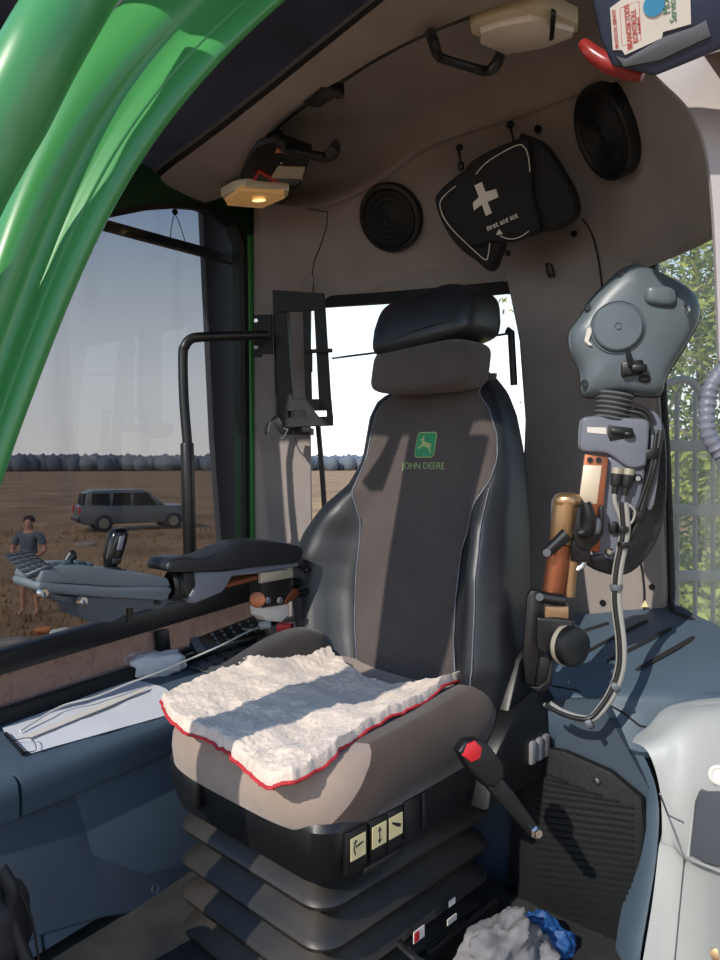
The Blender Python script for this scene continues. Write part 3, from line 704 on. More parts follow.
for x, y in ((281, 163), (302, 180)):
    bm = NB(); superell(bm, q(x, y), (.004, .004, .003), (V((1, 0, 0)), V((0, 1, 0)), ZV), .9, 10, 6); mk('screw', bm, 'steel', bx)
# grab handles
bm = NB(); h = lambda x, y: CZ(x, y, 1.80)
tube(bm, spline([CZ(278, 134, 1.9), h(280, 141), h(286, 149), h(310, 155), h(326, 157), h(333, 152), CZ(336, 145, 1.92)], 6), [.013, .012, .012, .012, .014, .017, .014], 12)
tag(mk('grab_handle', bm, 'black', None, loc=h(310, 155)), 'black ceiling grab handle behind the stickered housing', 'handle')
bm = NB(); tube(bm, spline([CZ(428, 28, 1.92), h(433, 40), h(438, 55), h(446, 60), h(470, 67), h(486, 71), h(495, 66), CZ(500, 55, 1.92)], 6), [.01, .011, .01, .009, .009, .01, .012, .012], 12)
tag(mk('grab_handle', bm, 'black', None, loc=h(470, 67)), 'black ceiling grab handle left of the unlit lamp', 'handle')
bm = NB(); slab(bm, [CZ(x, y, 1.845) for x, y in [(303, 103), (321, 88), (341, 93), (338, 96), (321, 108), (312, 108)]], (0, 0, .02), .004); box(bm, CZ(340, 91, 1.86), (.02, .02, .03), None, .003)
tag(mk('sensor_box', bm, 'black', None, loc=CZ(320, 100, 1.85)), 'small black box on the edge of the headliner beam', 'sensor')
# seam on liner
bm = NB(); tube(bm, [CE(*p, .001)[0] for p in [(296, 205), (310, 209), (328, 212), (327, 225), (321, 245), (314, 262), (311, 285)]], .0016, 6); struct('trim_16', bm, 'black_matt')

# box with stickers, top right
bk = thing('equipment_box', 'dark box with white service stickers at the top right under the roof', 'box', P(650, 60, 1.12))
BXn = V((-.35, -.80, -.48)).normalized(); BX0 = P(650, 60, 1.06)
def BX(px, py, off=0.): return PP(px, py, BX0 + BXn * off, BXn)
bm = NB(); slab(bm, [BX(*p) for p in [(578, -60), (600, 38), (612, 66), (655, 76), (720, 50), (790, 24), (760, -60)]], -BXn * .05, .008); mk('box_body', bm, 'box_navy', bk)
bm = NB(); slab(bm, [BX(*p, .001) for p in [(610, 8), (640, -14), (690, -20), (691, 24), (663, 32), (662, 38), (625, 55), (622, 50), (613, 50)]], BXn * .0008); stk0 = 0; stk = mk('service_sticker', bm, 'white', bk, 0)
bm2 = NB(); slab(bm2, [BX(*p, .001) for p in [(616, 56), (626, 59), (664, 37), (694, 27), (706, 20), (711, 36), (660, 60), (624, 67)]], BXn * .003, .001); mk('front_plate', bm2, 'panel_grey', bk)
up_ = BX(626.5, 8) - BX(630, 48); rt = BX(640, 28) - BX(625, 31)
for s, x, y, sz, m in (('PROTOCOL SERVICE', 615.5, 29, .0066, 'red'), ('BRANDSKYDDS', 628.5, 27, .0100, 'red'), ('KONTROLL', 634.5, 26, .0100, 'red'), ('kontrollerad', 638.5, 25, .005, 'red')):
    text('lettering', s, sz, BX(x, y, .0025), up_, -rt, m, stk, ext=.0002, sx=.8)
bm = NB(); lathe(bm, BX(654, 5, .002), BXn, [(.014, 0), (.014, .0015), (0, .0015)], 28); mk('blue_disc', bm, 'sky_blue', stk, 0)
text('lettering', 'Service', .013, BX(673, 9, .0025), up_, -rt, 'service_green', stk, ext=.0002, sx=.85)
text('lettering', 'MODU', .013, BX(666, 0, .0025), up_, -rt, 'service_green', stk, ext=.0002, sx=.85)
bm = NB(); tube(bm, [BX(*p, .0015) for p in [(622, 46), (620, 8), (639, 1), (641, 40)]], .0006, 5, closed=True); mk('sticker_border', bm, 'red', stk, 0)
# red transparent hammer / handle
bm = NB(); c0 = [P(584, 44, 1.18), P(592, 53, 1.17), P(607, 63, 1.16), P(625, 71, 1.15), P(643, 76, 1.14)]
tube(bm, spline(c0, 6), [.012, .017, .019, .017, .012], 14, squash=(.75, 1))
tag(mk('emergency_hammer', bm, 'red_trans', None, 60, loc=c0[2]), 'translucent red plastic grip sticking out under the stickered box', 'hammer')

# =================================================================== MONITOR BRACKET AND RAIL
mp = thing('monitor_bracket', 'black slotted mounting frame fixed to the left rear pillar', 'bracket', P(300, 430, 2.30))
Mn = V((-.25, -.97, 0)).normalized(); M0 = P(300, 360, 2.26)
def M(px, py, off=0.): return PP(px, py, M0 + Mn * off, Mn)
def z4(x, y): return (160 + x / 3.79, 270 + y / 3.79)
bm = NB()
O = [z4(425, 75), z4(622, 88), z4(655, 590), z4(462, 597)]
def bar(p, bmx, off=0., th=.008): slab(bmx, [M(*z4(*a), off) for a in p], -Mn * th, .0015, 1)
bar([(425, 75), (622, 88), (626, 152), (430, 160)], bm)
bar([(430, 158), (478, 160), (503, 492), (452, 500)], bm)
bar([(540, 155), (566, 153), (575, 492), (551, 494)], bm)
bar([(583, 152), (626, 150), (650, 530), (603, 530)], bm)
bar([(450, 490), (648, 488), (652, 532), (455, 536)], bm)
bar([(455, 530), (482, 530), (484, 566), (460, 568)], bm); bar([(552, 530), (580, 530), (603, 558), (552, 566)], bm); bar([(630, 528), (651, 528), (655, 560), (632, 560)], bm)
bar([(458, 560), (655, 554), (655, 590), (462, 597)], bm)
mk('slotted_frame', bm, 'black_deep', mp)
bm = NB(); slab(bm, [M(*z4(*a), -.015) for a in [(425, 78), (470, 80), (500, 600), (436, 560)]], -Mn * .05, .003); mk('side_plate', bm, 'black_deep', mp)
bm = NB(); box(bm, M(*z4(570, 345), .008), (.012, .014, .07), (Mn.cross(ZV), Mn, ZV), .003); box(bm, M(*z4(600, 307), .01), (.09, .01, .012), (Mn.cross(ZV), Mn, ZV), .002); mk('latch', bm, 'black_deep', mp)
bm = NB(); slab(bm, [M(*z4(*a), -.06) for a in [(440, 560), (570, 600), (570, 625), (455, 622), (430, 590)]], -Mn * .04, .004); mk('lower_plate', bm, 'black_deep', mp)
bm = NB(); tube(bm, spline([M(*z4(400, 625), .0), M(*z4(405, 585), .0), M(*z4(440, 555), .0)], 6), .004, 8); mk('hook_wire', bm, 'black', mp)
bm = NB(); tube(bm, spline([M(*z4(x, y), -.01) for x, y in [(410, 612), (418, 580), (445, 558), (470, 600), (485, 602), (470, 630), (458, 640)]], 5), .0018, 6)
tag(mk('short_wire', bm, 'cable_white', None, 60, loc=M(*z4(440, 600))), 'short white wire looped below the black mounting frame', 'wire')
bm = NB(); tube(bm, spline([M(*z4(x, y), -.02) for x, y in [(505, 610), (512, 640), (525, 680), (550, 708), (580, 715)]], 5), .0018, 6)
tag(mk('hanging_wire', bm, 'cable_black', None, 60, loc=M(*z4(520, 660))), 'thin black wire hanging below the mounting frame', 'wire')
bm = NB(); slab(bm, [M(*z4(x, y), .0) for x, y in [(352, 170), (422, 168), (424, 318), (384, 318), (380, 330), (356, 328)]], -Mn * .012, .002); cl = mk('clamp_plate', bm, 'black_deep', mp)
for y in (193, 293):
    bm = NB(); lathe(bm, M(*z4(367, y)), Mn, [(.009, -.004), (.009, .004), (.006, .008), (0, .008)], 12); mk('bolt', bm, 'steel', cl)
# bent black rail
rail = thing('bent_rail', 'black bent steel tube rising in front of the left window', 'rail', P(189, 556, 2.12))
up = spline([P(188, 450, 2.14), P(184, 400, 2.15), P(183, 356, 2.16), P(185, 346, 2.16), P(191, 339, 2.17), P(202, 337, 2.18), P(230, 336, 2.2), P(268, 335, 2.24)], 8)
bm = NB(); tube(bm, up, .0145, 16); mk('upper_tube', bm, 'black', rail)
bm = NB(); cyl(bm, P(187, 443, 2.14), P(190, 556, 2.14), .0195, seg=20, bev=.003); mk('lower_sleeve', bm, 'black', rail)
# wire loop in window top
bm = NB(); tube(bm, spline([L(170, 238, .02), L(175, 214, .02), L(185, 241, .02)], 3), .0014, 6); lathe(bm, L(175, 212, .02), NL, [(.009, -.004), (.009, .004), (0, .004)], 12)
tag(mk('wire_loop', bm, 'black', None, loc=L(175, 212)), 'small black wire loop hanging at the top of the left window', 'wire')
# rear window bits: wiper strut and wire
bm = NB(); tube(bm, [RW(318, 425, .03), RW(322, 470, .03), RW(328, 560, .03)], .009, 8); tag(mk('window_strut', bm, 'black', None, loc=RW(328, 560, .03)), 'black strut slanting across the left edge of the rear window', 'strut')
bm = NB(); tube(bm, spline([M(*z4(655, 335)), RW(350, 356, .03), RW(420, 347, .02), RW(512, 333, .02)], 4), .0035, 8); tag(mk('rubber_cord', bm, 'cable_black', None, loc=RW(350, 356)), 'thin black cord stretched across the rear window behind the headrest', 'cord')
bm = NB(); tube(bm, [RW(507, 330, .02), RW(511, 332, .02), RW(514, 385, .02)], .011, 8); tag(mk('window_latch', bm, 'black', None, loc=RW(511, 360)), 'black latch bar at the right edge of the rear window', 'latch')

# =================================================================== SEAT
seat = thing('operator_seat', 'black and grey operator seat with embroidered logo in the middle of the cab', 'seat', S(-.3, 0, 0))
AX = (FD, LD, ZV)
def rrect(a0, a1, b0, b1, r, z, n=6):
    out = []
    for ca, cb, s in ((a1 - r, b1 - r, 0), (a0 + r, b1 - r, 1), (a0 + r, b0 + r, 2), (a1 - r, b0 + r, 3)):
        for k in range(n + 1):
            t = math.pi / 2 * (s + k / n); out.append(S(ca + r * math.cos(t), cb + r * math.sin(t), z))
    return out
# suspension bellows
bm = NB(); rows = []
levels = [(0.30, .0), (.285, -.012)]
zz = .30
ftop = .285
nf = 4
for k in range(nf):
    z1 = ftop - k * .072
    rows += [(z1, -.045), (z1 - .010, -.040), (z1 - .030, -.002), (z1 - .040, .004), (z1 - .050, .0), (z1 - .062, -.030), (z1 - .070, -.045)]
rr = [rrect(-.52 - e - 0.0, -.005 + e - .0 + .01 * 0, -.225 - e, .225 + e, .05, z) for z, e in rows]
loft(bm, rr, closed=True, caps=True); mk('bellows', bm, 'bellows', seat, 50)
bm = NB(); slab(bm, rrect(-.60, -.02, -.22, .22, .04, .0), (0, 0, .03), .006); mk('base_plate', bm, 'black_matt', seat)
# tray rim
bm = NB(); rows = [(.283, -.02), (.288, .0), (.335, .012), (.385, .016), (.396, .010), (.396, -.02), (.36, -.03)]
loft(bm, [rrect(-.60 - e, .0 + e, -.235 - e, .235 + e, .055, z) for z, e in rows], closed=True, caps=True); tray = mk('seat_tray', bm, 'black', seat, 40)
bm = NB(); box(bm, S(.02, -.12, .352), (.02, .05, .06), AX, .006); mk('front_lug', bm, 'black', tray)
bm = NB(); box(bm, S(.012, -.12, .405), (.03, .07, .03), AX, .01); mk('handle_lever', bm, 'black', seat)
# control switches with pictograms on the tray side
def side_panel(a, z, w, h, off): # rectangle on seat left side plane
    return [S(a + w / 2, .252 + off, z - h / 2), S(a - w / 2, .252 + off, z - h / 2), S(a - w / 2, .252 + off, z + h / 2), S(a + w / 2, .252 + off, z + h / 2)]
for i, a in enumerate((-.055, -.108, -.152)):
    bm = NB(); slab(bm, side_panel(a, .345, .05 if i < 1 else .043, .075, -.006), LD * .012, .003); sw = mk('switch', bm, 'black', seat)
    zc = .352; w = .036 if i < 2 else .036; bm = NB(); slab(bm, side_panel(a, zc, w, .038, .0065), LD * .0012, .0); pl = mk('pictogram', bm, 'cream', sw, 0)
    bm = NB(); p = lambda u, v: S(a - u * .036, .2600, zc + v * .036)
    d = LD * .0006
    if i == 0:
        slab(bm, [p(-.2, .02), p(.3, .10), p(.3, .18), p(-.2, .10)], d); tube(bm, spline([p(-.2, .32), p(-.3, .05), p(-.22, -.3)], 5), .0012, 5); slab(bm, [p(-.34, .26), p(-.08, .3), p(-.2, .42)], d)
    elif i == 1:
        slab(bm, [p(-.03, -.28), p(.03, -.28), p(.03, .28), p(-.03, .28)], d); slab(bm, [p(-.12, .2), p(.12, .2), p(0, .42)], d); slab(bm, [p(-.12, -.2), p(.12, -.2), p(0, -.42)], d)
    else:
        slab(bm, [p(-.34, .24), p(-.3, .3), p(.36, -.0), p(.3, -.14), p(.0, -.02)], d)
    mk('symbol', bm, 'ink', pl, 0)
for a, w in ((-.20, .048), (-.238, .02)):
    bm = NB(); slab(bm, side_panel(a, .35, w, .07, -.004), LD * .01, .003); mk('blank_switch', bm, 'black', seat)
bm = NB(); slab(bm, side_panel(-.12, .302, .10, .014, .0), LD * .01, .003); mk('switch_lip', bm, 'black', seat)
# small stickers and valve on lower right side of base
for a, z, w, m in ((-.24, .105, .032, 'white'), (-.345, .12, .02, 'white'), (-.345, .085, .03, 'white')):
    bm = NB(); slab(bm, side_panel(a, z, w, .022 if m == 'white' and a == -.24 else .012, -.012), LD * .002); st = mk('sticker', bm, m, seat, 0)
    if a == -.24:
        bm = NB(); slab(bm, side_panel(a + .008, z, .014, .018, -.0095), LD * .0008); mk('red_mark', bm, 'red', st, 0)
bm = NB(); tube(bm, spline([S(-.20, .225, .10), S(-.2, .27, .09), S(-.24, .28, .06), S(-.3, .27, .03)], 5), .008, 8); mk('air_valve', bm, 'black', seat)
bm = NB(); box(bm, S(-.30, .236, .03), (.42, .02, .05), AX, .006); mk('slide_rail', bm, 'black', seat)
# rear side box with three pale rockers
bm = NB(); slab(bm, [S(-.40, .20, .30), S(-.66, .20, .30), S(-.70, .20, .44), S(-.64, .20, .50), S(-.50, .20, .47), S(-.42, .20, .40)], LD * .09, .012, 2); rb = mk('rear_housing', bm, 'black', seat)
bm = NB(); slab(bm, [S(-.50, .21, .46), S(-.66, .21, .50), S(-.67, .21, .56), S(-.60, .21, .60), S(-.55, .21, .57)], LD * .06, .01, 2); mk('recliner_bracket', bm, 'black', seat)
for i in range(3):
    bm = NB(); box(bm, S(-.565 - i * .028, .292, .372), (.022, .014, .05), AX, .005); mk('rocker', bm, 'cloth_grey', rb)
# cushion
def ztop(a, b):
    u = min(1, max(0, (a + .25) / .30)); z = .492 - .012 * u * u * (1 if a > -.25 else 0)
    z += .018 * min(1, (abs(b) / .23) ** 3) * (1 - .8 * u) + .026 * math.exp(-((b - .20) / .05) ** 2 - ((a + .46) / .17) ** 2) - .012 * math.exp(-((a + .3) ** 2 + b * b) / .02)
    return z
bm = NB(); rows = []
def foot(s, n=160, drop=0.):
    out = []
    for k in range(n):
        t = 2 * math.pi * k / n; ca, cb = math.cos(t), math.sin(t)
        r = (abs(ca) ** 5 + abs(cb) ** 5) ** (-1 / 5)
        out.append((-.265 + ca * r * .297 * s, cb * r * .262 * s))
    return out
for s in (.02, .15, .3, .45, .55, .6, .65, .7, .75, .8, .84, .88): rows.append([S(a, b, ztop(a, b)) for a, b in foot(s)])
for s, dz in ((.93, -.008), (.97, -.022), (1.0, -.048), (1.005, -.07), (.995, -.10), (.97, -.125), (.9, -.14)): rows.append([S(a, b, max(ztop(a, b) + dz, .375)) for a, b in foot(s)])
loft(bm, rows, closed=True, caps=True)
def bis(co, no):
    bmesh.ops.bisect_plane(bm, geom=list(bm.verts) + list(bm.edges) + list(bm.faces), plane_co=co, plane_no=no, dist=1e-5)
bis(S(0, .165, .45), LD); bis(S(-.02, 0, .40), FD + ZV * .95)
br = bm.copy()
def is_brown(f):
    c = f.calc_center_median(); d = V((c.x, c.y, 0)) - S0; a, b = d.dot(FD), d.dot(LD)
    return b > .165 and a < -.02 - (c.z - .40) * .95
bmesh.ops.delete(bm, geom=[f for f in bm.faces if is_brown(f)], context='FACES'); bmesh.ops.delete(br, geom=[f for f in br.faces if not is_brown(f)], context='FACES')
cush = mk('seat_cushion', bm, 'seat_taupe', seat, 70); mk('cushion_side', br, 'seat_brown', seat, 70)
def bol(side, c, hgt):
    b = NB()
    def df(q):
        f = (q.x + 1) / 2      # 0 rear .. 1 front
        s = 1 - .62 * f ** 2
        return V((q.x, q.y * (1 - .45 * f * f) , q.z * s - .25 * f))
    superell(b, S(*c), (.20, .06, hgt), AX, .6, 40, 24, df); return mk('cushion_bolster', b, 'bolster_dark', seat, 70)
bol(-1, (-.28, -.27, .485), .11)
# seat belt buckle and stalk on near side
bk2 = thing('seat_belt_buckle', 'black seat belt buckle with red button on the near side of the seat', 'buckle', P(500, 800, 1.30))
BKn = V((.35, -.93, .1)).normalized(); K0 = P(500, 780, 1.30)
def K(px, py, off=0.): return PP(px, py, K0 + BKn * off, BKn)
def z7(x, y): return (140 + x * .611, 600 + y * .611)
bm = NB(); slab(bm, [K(*p) for p in [(459, 752), (466, 741), (478, 739), (489, 744), (504, 764), (506, 776), (496, 788), (486, 787), (468, 768)]], -BKn * .028, .006, 3); mk('buckle_body', bm, 'black', bk2)
bm = NB(); slab(bm, [K(*p, .003) for p in [(463, 756), (468, 744), (476, 741), (483, 748), (481, 759), (472, 763)]], -BKn * .012, .004, 2); mk('red_button', bm, 'red', bk2)
bm = NB(); slab(bm, [K(*p, -.006) for p in [(486, 786), (500, 776), (514, 792), (538, 826), (540, 836), (532, 838), (512, 816), (494, 796)]], -BKn * .014, .003, 2); mk('stalk', bm, 'black', bk2)
bm = NB(); lathe(bm, K(534, 831, -.008), BKn, [(.012, 0), (.012, .008), (.008, .012), (.008, .016), (0, .016)], 6); mk('bolt', bm, 'steel', bk2)
# backrest shell
def interp(tab, z):
    if z <= tab[0][0]: return tab[0][1]
    for (z0, v0), (z1, v1) in zip(tab, tab[1:]):
        if z <= z1:
            t = (z - z0) / (z1 - z0); t = t * t * (3 - 2 * t) if False else t; return v0 + (v1 - v0) * t
    return tab[-1][1]
def amid(z): return -.545 - .17 * (z - .42) / .8
def edge_b(px, py, da=0.):
    z = 1.0; k = (px - 360) / F
    for _ in range(8):
        a = amid(z) + da; b = (k * (S0.y + FD.y * a) - (S0.x + FD.x * a)) / (LD.x - k * LD.y)
        p = S(a, b, 0); z = 1 + ray(px, py).z / ray(px, py).y * p.y
    return z, b
def tabof(l, da=0.):
    t = sorted(edge_b(x, y, da) for x, y in l); return t
WLt = [(z, -b) for z, b in tabof([(338, 690), (325, 655), (315, 620), (310, 580), (312, 555), (320, 530), (338, 502), (356, 484), (366, 462), (369, 440), (372, 418), (380, 400), (400, 389), (420, 384)], .02)]
WRt = tabof([(515, 720), (528, 660), (530, 600), (529, 540), (526, 480), (521, 445), (515, 415), (506, 392), (497, 380), (488, 370), (470, 362)], -.02)
AMP = [(.42, .05), (.55, .085), (.75, .09), (.86, .07), (.95, .03), (1.02, .01), (1.25, 0)]
TT = [(.42, .12), (1.0, .13), (1.15, .12), (1.21, .10), (1.25, .05)]
def sst(a, b, x): x = max(0, min(1, (x - a) / (b - a))); return x * x * (3 - 2 * x)
def afront(z, b):
    w = interp(WRt, z) if b > 0 else interp(WLt, z); u = min(1, abs(b) / w); th = interp(TT, z)
    return amid(z) + th / 2 * (1 - u ** 4) ** .25 + interp(AMP, z) * sst(.50, .80, u) * (1 - sst(.86, 1.0, u) * .35)
bm = NB(); rows = []
for i in range(60):
    z = .42 + .83 * i / 59; wr, wl = interp(WRt, z), interp(WLt, z); th = interp(TT, z); am = interp(AMP, z); row = []
    for k in range(72):
        t = 2 * math.pi * k / 72; c, s = math.cos(t), math.sin(t)
        cb = math.copysign(abs(c) ** .5, c); sb = math.copysign(abs(s) ** .5, s); u = abs(cb)
        a = amid(z) + th / 2 * sb
        if sb > -.6: a += am * sst(.50, .80, u) * (1 - sst(.86, 1.0, u) * .35) * sst(-.6, .5, sb)
        row.append(S(a, cb * (wr if cb > 0 else wl), z))
    rows.append(row)
loft(bm, rows, closed=True, caps=True); back = mk('backrest', bm, 'leather', seat, 60)
BL = tabof([(362, 690), (358, 620), (360, 570), (366, 520), (365, 490), (370, 465), (374, 435), (379, 412), (388, 400), (400, 394)], .05)
BR = tabof([(457, 690), (455, 640), (457, 600), (463, 550), (474, 516), (490, 494), (496, 480), (498, 462), (496, 435), (488, 408), (478, 393)], .06)
bm = NB(); rows = []
for i in range(50):
    z = .455 + .765 * i / 49; l, r = interp(BL, z), interp(BR, z)
    rows.append([S(afront(z, l + (r - l) * j / 30) + .006 - .005 * abs(2 * j / 30 - 1) ** 8, l + (r - l) * j / 30, z) for j in range(31)])
thick_sheet(bm, rows, -FD * .012); pan = mk('fabric_panel', bm, 'seat_fabric', back, 60)
for T_, m in ((BL, .003), (BR, .003)):
    bm = NB(); tube(bm, [S(afront(z, interp(T_, z)) + .003, interp(T_, z), z) for z in [.46 + .75 * i / 60 for i in range(61)]], .0016, 6); mk('stitching', bm, 'arm_grey', back, 60)
bm = NB(); tube(bm, [S(afront(z, interp(WRt, z) * .86) + .004, interp(WRt, z) * .86, z) for z in [.48 + .46 * i / 60 for i in range(61)]], .0014, 6); mk('stitching', bm, 'arm_grey', back, 60)
# headrest
tilt = V((FD.x * -.2, FD.y * -.2, 1)).normalized()
bm = NB()
superell(bm, S(-.612, -.030, 1.232), (.075, .150, .062), (FD, LD, tilt), .42, 56, 28); hr = mk('headrest', bm, 'seat_fabric', seat, 60)
bm = NB()
def hd(q):
    z = q.z
    if z < 0: z = z * (.80 - .22 * q.y)
    else: z += .20 * math.exp(-((q.y - .40) / .38) ** 2) * z
    return V((q.x * (1 - .15 * max(0, q.z)), q.y * (1 - .06 * max(0, q.z)), z))
superell(bm, S(-.635, -.028, 1.338), (.090, .156, .080), (FD, LD, tilt), .42, 56, 28, hd); hc = mk('headrest_cover', bm, 'leather', hr, 60)
bm = NB(); tube(bm, [S(-.635 + .094 - .03 * (abs(b) / .15) ** 6, b * .93 - .028, 1.276 + .10 * (b + .15) / .30 * .5 + .012 * math.cos(b * 9)) for b in [-.15 + .30 * i / 20 for i in range(21)]], .003, 6); mk('cover_hem', bm, 'rubber', hc)
# logo
def BK(b, z, off=.009): return S(afront(z, b) + off, b, z)
def logo_pt(u, v, off=0.):  # u to the viewer's right (+b), v up; units metres
    b = -.036 + u * .72; z = 1.043 + v * .78; return BK(b, z, .0065 + off)
def rsq(h, w, r, n=5):
    o = []
    for cx_, cy_, s in ((w - r, h - r, 0), (-w + r, h - r, 1), (-w + r, -h + r, 2), (w - r, -h + r, 3)):
        for k in range(n + 1): t = math.pi / 2 * (s + k / n); o.append((cx_ + r * math.cos(t), cy_ + r * math.sin(t)))
    return o
bm = NB(); slab(bm, [logo_pt(u, v) for u, v in rsq(.041, .043, .013)], FD * .0018); lg = mk('emblem', bm, 'logo_gold', pan, 0)
bm = NB(); slab(bm, [logo_pt(u, v, .001) for u, v in rsq(.038, .040, .011)], FD * .0018); mk('emblem_field', bm, 'logo_green', lg, 0)
deer = [(-.030, -.004), (-.022, .004), (-.012, .006), (.000, .008), (.006, .012), (.010, .022), (.004, .028), (.010, .026), (.016, .030), (.014, .023), (.026, .017), (.024, .014), (.017, .014), (.016, .002), (.026, -.008), (.032, -.006), (.032, -.010), (.024, -.013), (.012, -.005), (.002, -.006), (-.008, -.008), (-.014, -.010), (-.022, -.020), (-.028, -.026), (-.031, -.024), (-.024, -.014), (-.022, -.006)]
bm = NB(); slab(bm, [logo_pt(-u, v, .0022) for u, v in deer], FD * .0012); mk('leaping_deer', bm, 'logo_gold', lg, 0)
text('lettering', 'JOHN DEERE', .0235, BK(-.034, .990, .0085), LD, ZV, 'thread_green', pan, ext=.0006)

# sheepskin
cor = dict(nw=(161, 690), n=(330, 651), e=(466, 690), s=(290, 781))
def ab(px, py, z=.515):
    p = Ph(px, py, z) - S0; p.z = 0; return p.dot(FD), p.dot(LD)
bot = [ab(*p, .488) for p in [(162, 692), (172, 712), (205, 728), (240, 752), (262, 772), (291, 781)]]
top = [ab(*p) for p in [(330, 652), (350, 668), (372, 680), (405, 690), (440, 691), (467, 691)]]
lef = [ab(*p) for p in [(162, 692), (200, 680), (250, 668), (300, 656), (330, 652)]]
rig = [ab(*p, .49) for p in [(291, 781), (330, 764), (362, 740), (420, 716), (467, 691)]]
def samp(poly, t, N=40):
    d = spline([V((a, b, 0)) for a, b in poly], 10); x = t * (len(d) - 1); i = min(int(x), len(d) - 2); return d[i].lerp(d[i + 1], x - i)
nu, nv = 150, 110; rows = []
c00, c10, c01, c11 = samp(bot, 0), samp(bot, 1), samp(top, 0), samp(top, 1)
for j in range(nv + 1):
    v = j / nv; row = []
    for i in range(nu + 1):
        u = i / nu
        p = samp(bot, u) * (1 - v) + samp(top, u) * v + samp(lef, v) * (1 - u) + samp(rig, v) * u - (c00 * (1 - u) * (1 - v) + c10 * u * (1 - v) + c01 * (1 - u) * v + c11 * u * v)
        a, b = p.x, p.y
        e = min(u, 1 - u, v, 1 - v)
        z = ztop(min(a, .0), max(-.22, min(.22, b))) + .026 * min(1, (e + .01) / .03) ** .5
        over = max(0, a - .01) ; z -= min(.12 * over + 1.5 * over * over, .02)
        overb = max(0, b - .215); z -= overb * .5
        q = V((a * 9, b * 9, 3)); z += .014 * noise.noise(q) + .008 * noise.noise(q * 2.6)
        q = V((a * 110, b * 110, 1)); z += .0032 * noise.noise(q) + .002 * noise.noise(q * 2.3)
        z += .012 * math.exp(-((v - .5 - .1 * math.sin(u * 5)) / .06) ** 2) * (1 - u) 
        row.append(S(a + .004 * noise.noise(V((a * 60, b * 60, 9))), b + .004 * noise.noise(V((a * 60, b * 60, 19))), z))
    rows.append(row)
fl_ = thing('sheepskin_cover', 'cream fleece seat cover with red edging lying on the seat cushion', 'seat cover', S(-.2, 0, .5))
bm = NB(); thick_sheet(bm, rows, V((0, 0, -.012))); mk('fleece', bm, 'wool', fl_, 80)
bm = NB(); edge = [r[0] for r in rows[::-1]][0:0] + [rows[0][i] - V((0, 0, .010)) - FD * -.002 for i in range(0, nu + 1, 2)] + [rows[j][-1] - V((0, 0, .010)) for j in range(2, nv + 1, 2)]
tube(bm, edge, .0034, 6); mk('red_edging', bm, 'red_edge', fl_, 60)

# =================================================================== LEFT ARMREST WITH CONTROL POD
A0 = S(-.45, -.33, 0)
def AR(px, py, off=0.): return PP(px, py, A0 + LD * off, LD)     # arm mid plane; off toward the near side
arm1 = thing('control_armrest', 'lowered armrest with joystick pod and keypad in front of the left window', 'armrest', AR(270, 640))
def z2(x, y): return (150 + x / 4, 520 + y / 4)
def z1(x, y): return (x / 3.6, 520 + y / 3.6)
# pad
bm = NB(); slab(bm, spline([AR(*z2(*p), .045) for p in [(70, 190), (90, 160), (150, 150), (230, 150), (300, 120), (380, 90), (480, 82), (590, 100), (615, 125), (605, 160), (560, 175), (400, 190), (300, 200), (200, 207), (90, 210)]], 4, True), -LD * .09, .014, 4); mk('arm_pad', bm, 'leather', arm1, 50)
bm = NB(); slab(bm, [AR(*z2(*p), .035) for p in [(180, 208), (300, 205), (400, 190), (590, 170), (600, 185), (440, 215), (330, 225), (310, 262), (290, 290), (180, 335), (150, 320), (185, 262)]], -LD * .07, .008, 3); mk('arm_housing', bm, 'arm_grey', arm1, 40)
bm = NB()
for k in range(5):
    x = 88 + k * 22; c = AR(*z2(x, 262 + k * 2)); lathe(bm, c, FD, [(.030, -.008), (.036 - .001 * k, -.003), (.036, .003), (.030, .008)], 24, sx=.8)
slab(bm, [AR(*z2(*p), .03) for p in [(135, 210), (180, 205), (190, 262), (165, 322), (140, 312)]], -LD * .06, .006, 2)
mk('rubber_gaiter', bm, 'rubber', arm1, 60)
# pod body (upper shell with bevelled edge, lower shell, belly)
bm = NB(); slab(bm, spline([AR(*z1(*p), .055) for p in [(148, 196), (158, 182), (215, 170), (290, 165), (330, 168), (400, 178), (480, 190), (560, 200), (602, 210), (610, 225), (610, 240), (540, 243), (400, 240), (290, 232), (210, 228), (146, 226)]], 3, True), -LD * .12, .012, 4); mk('pod_top', bm, 'pod', arm1, 50)
bm = NB(); slab(bm, spline([AR(*z1(*p), .058) for p in [(144, 224), (210, 229), (300, 234), (420, 242), (611, 242), (611, 270), (600, 290), (540, 288), (440, 284), (300, 276), (220, 268), (146, 258)]], 3, True), -LD * .126, .010, 4); mk('pod_bottom', bm, 'pod', arm1, 50)
bm = NB(); slab(bm, spline([AR(*z1(*p), .045) for p in [(180, 258), (220, 270), (300, 276), (600, 286), (598, 305), (575, 320), (460, 318), (445, 340), (420, 360), (370, 370), (310, 360), (285, 335), (270, 308), (200, 292)]], 3, True), -LD * .095, .014, 4); mk('pod_belly', bm, 'pod_dark', arm1, 50)
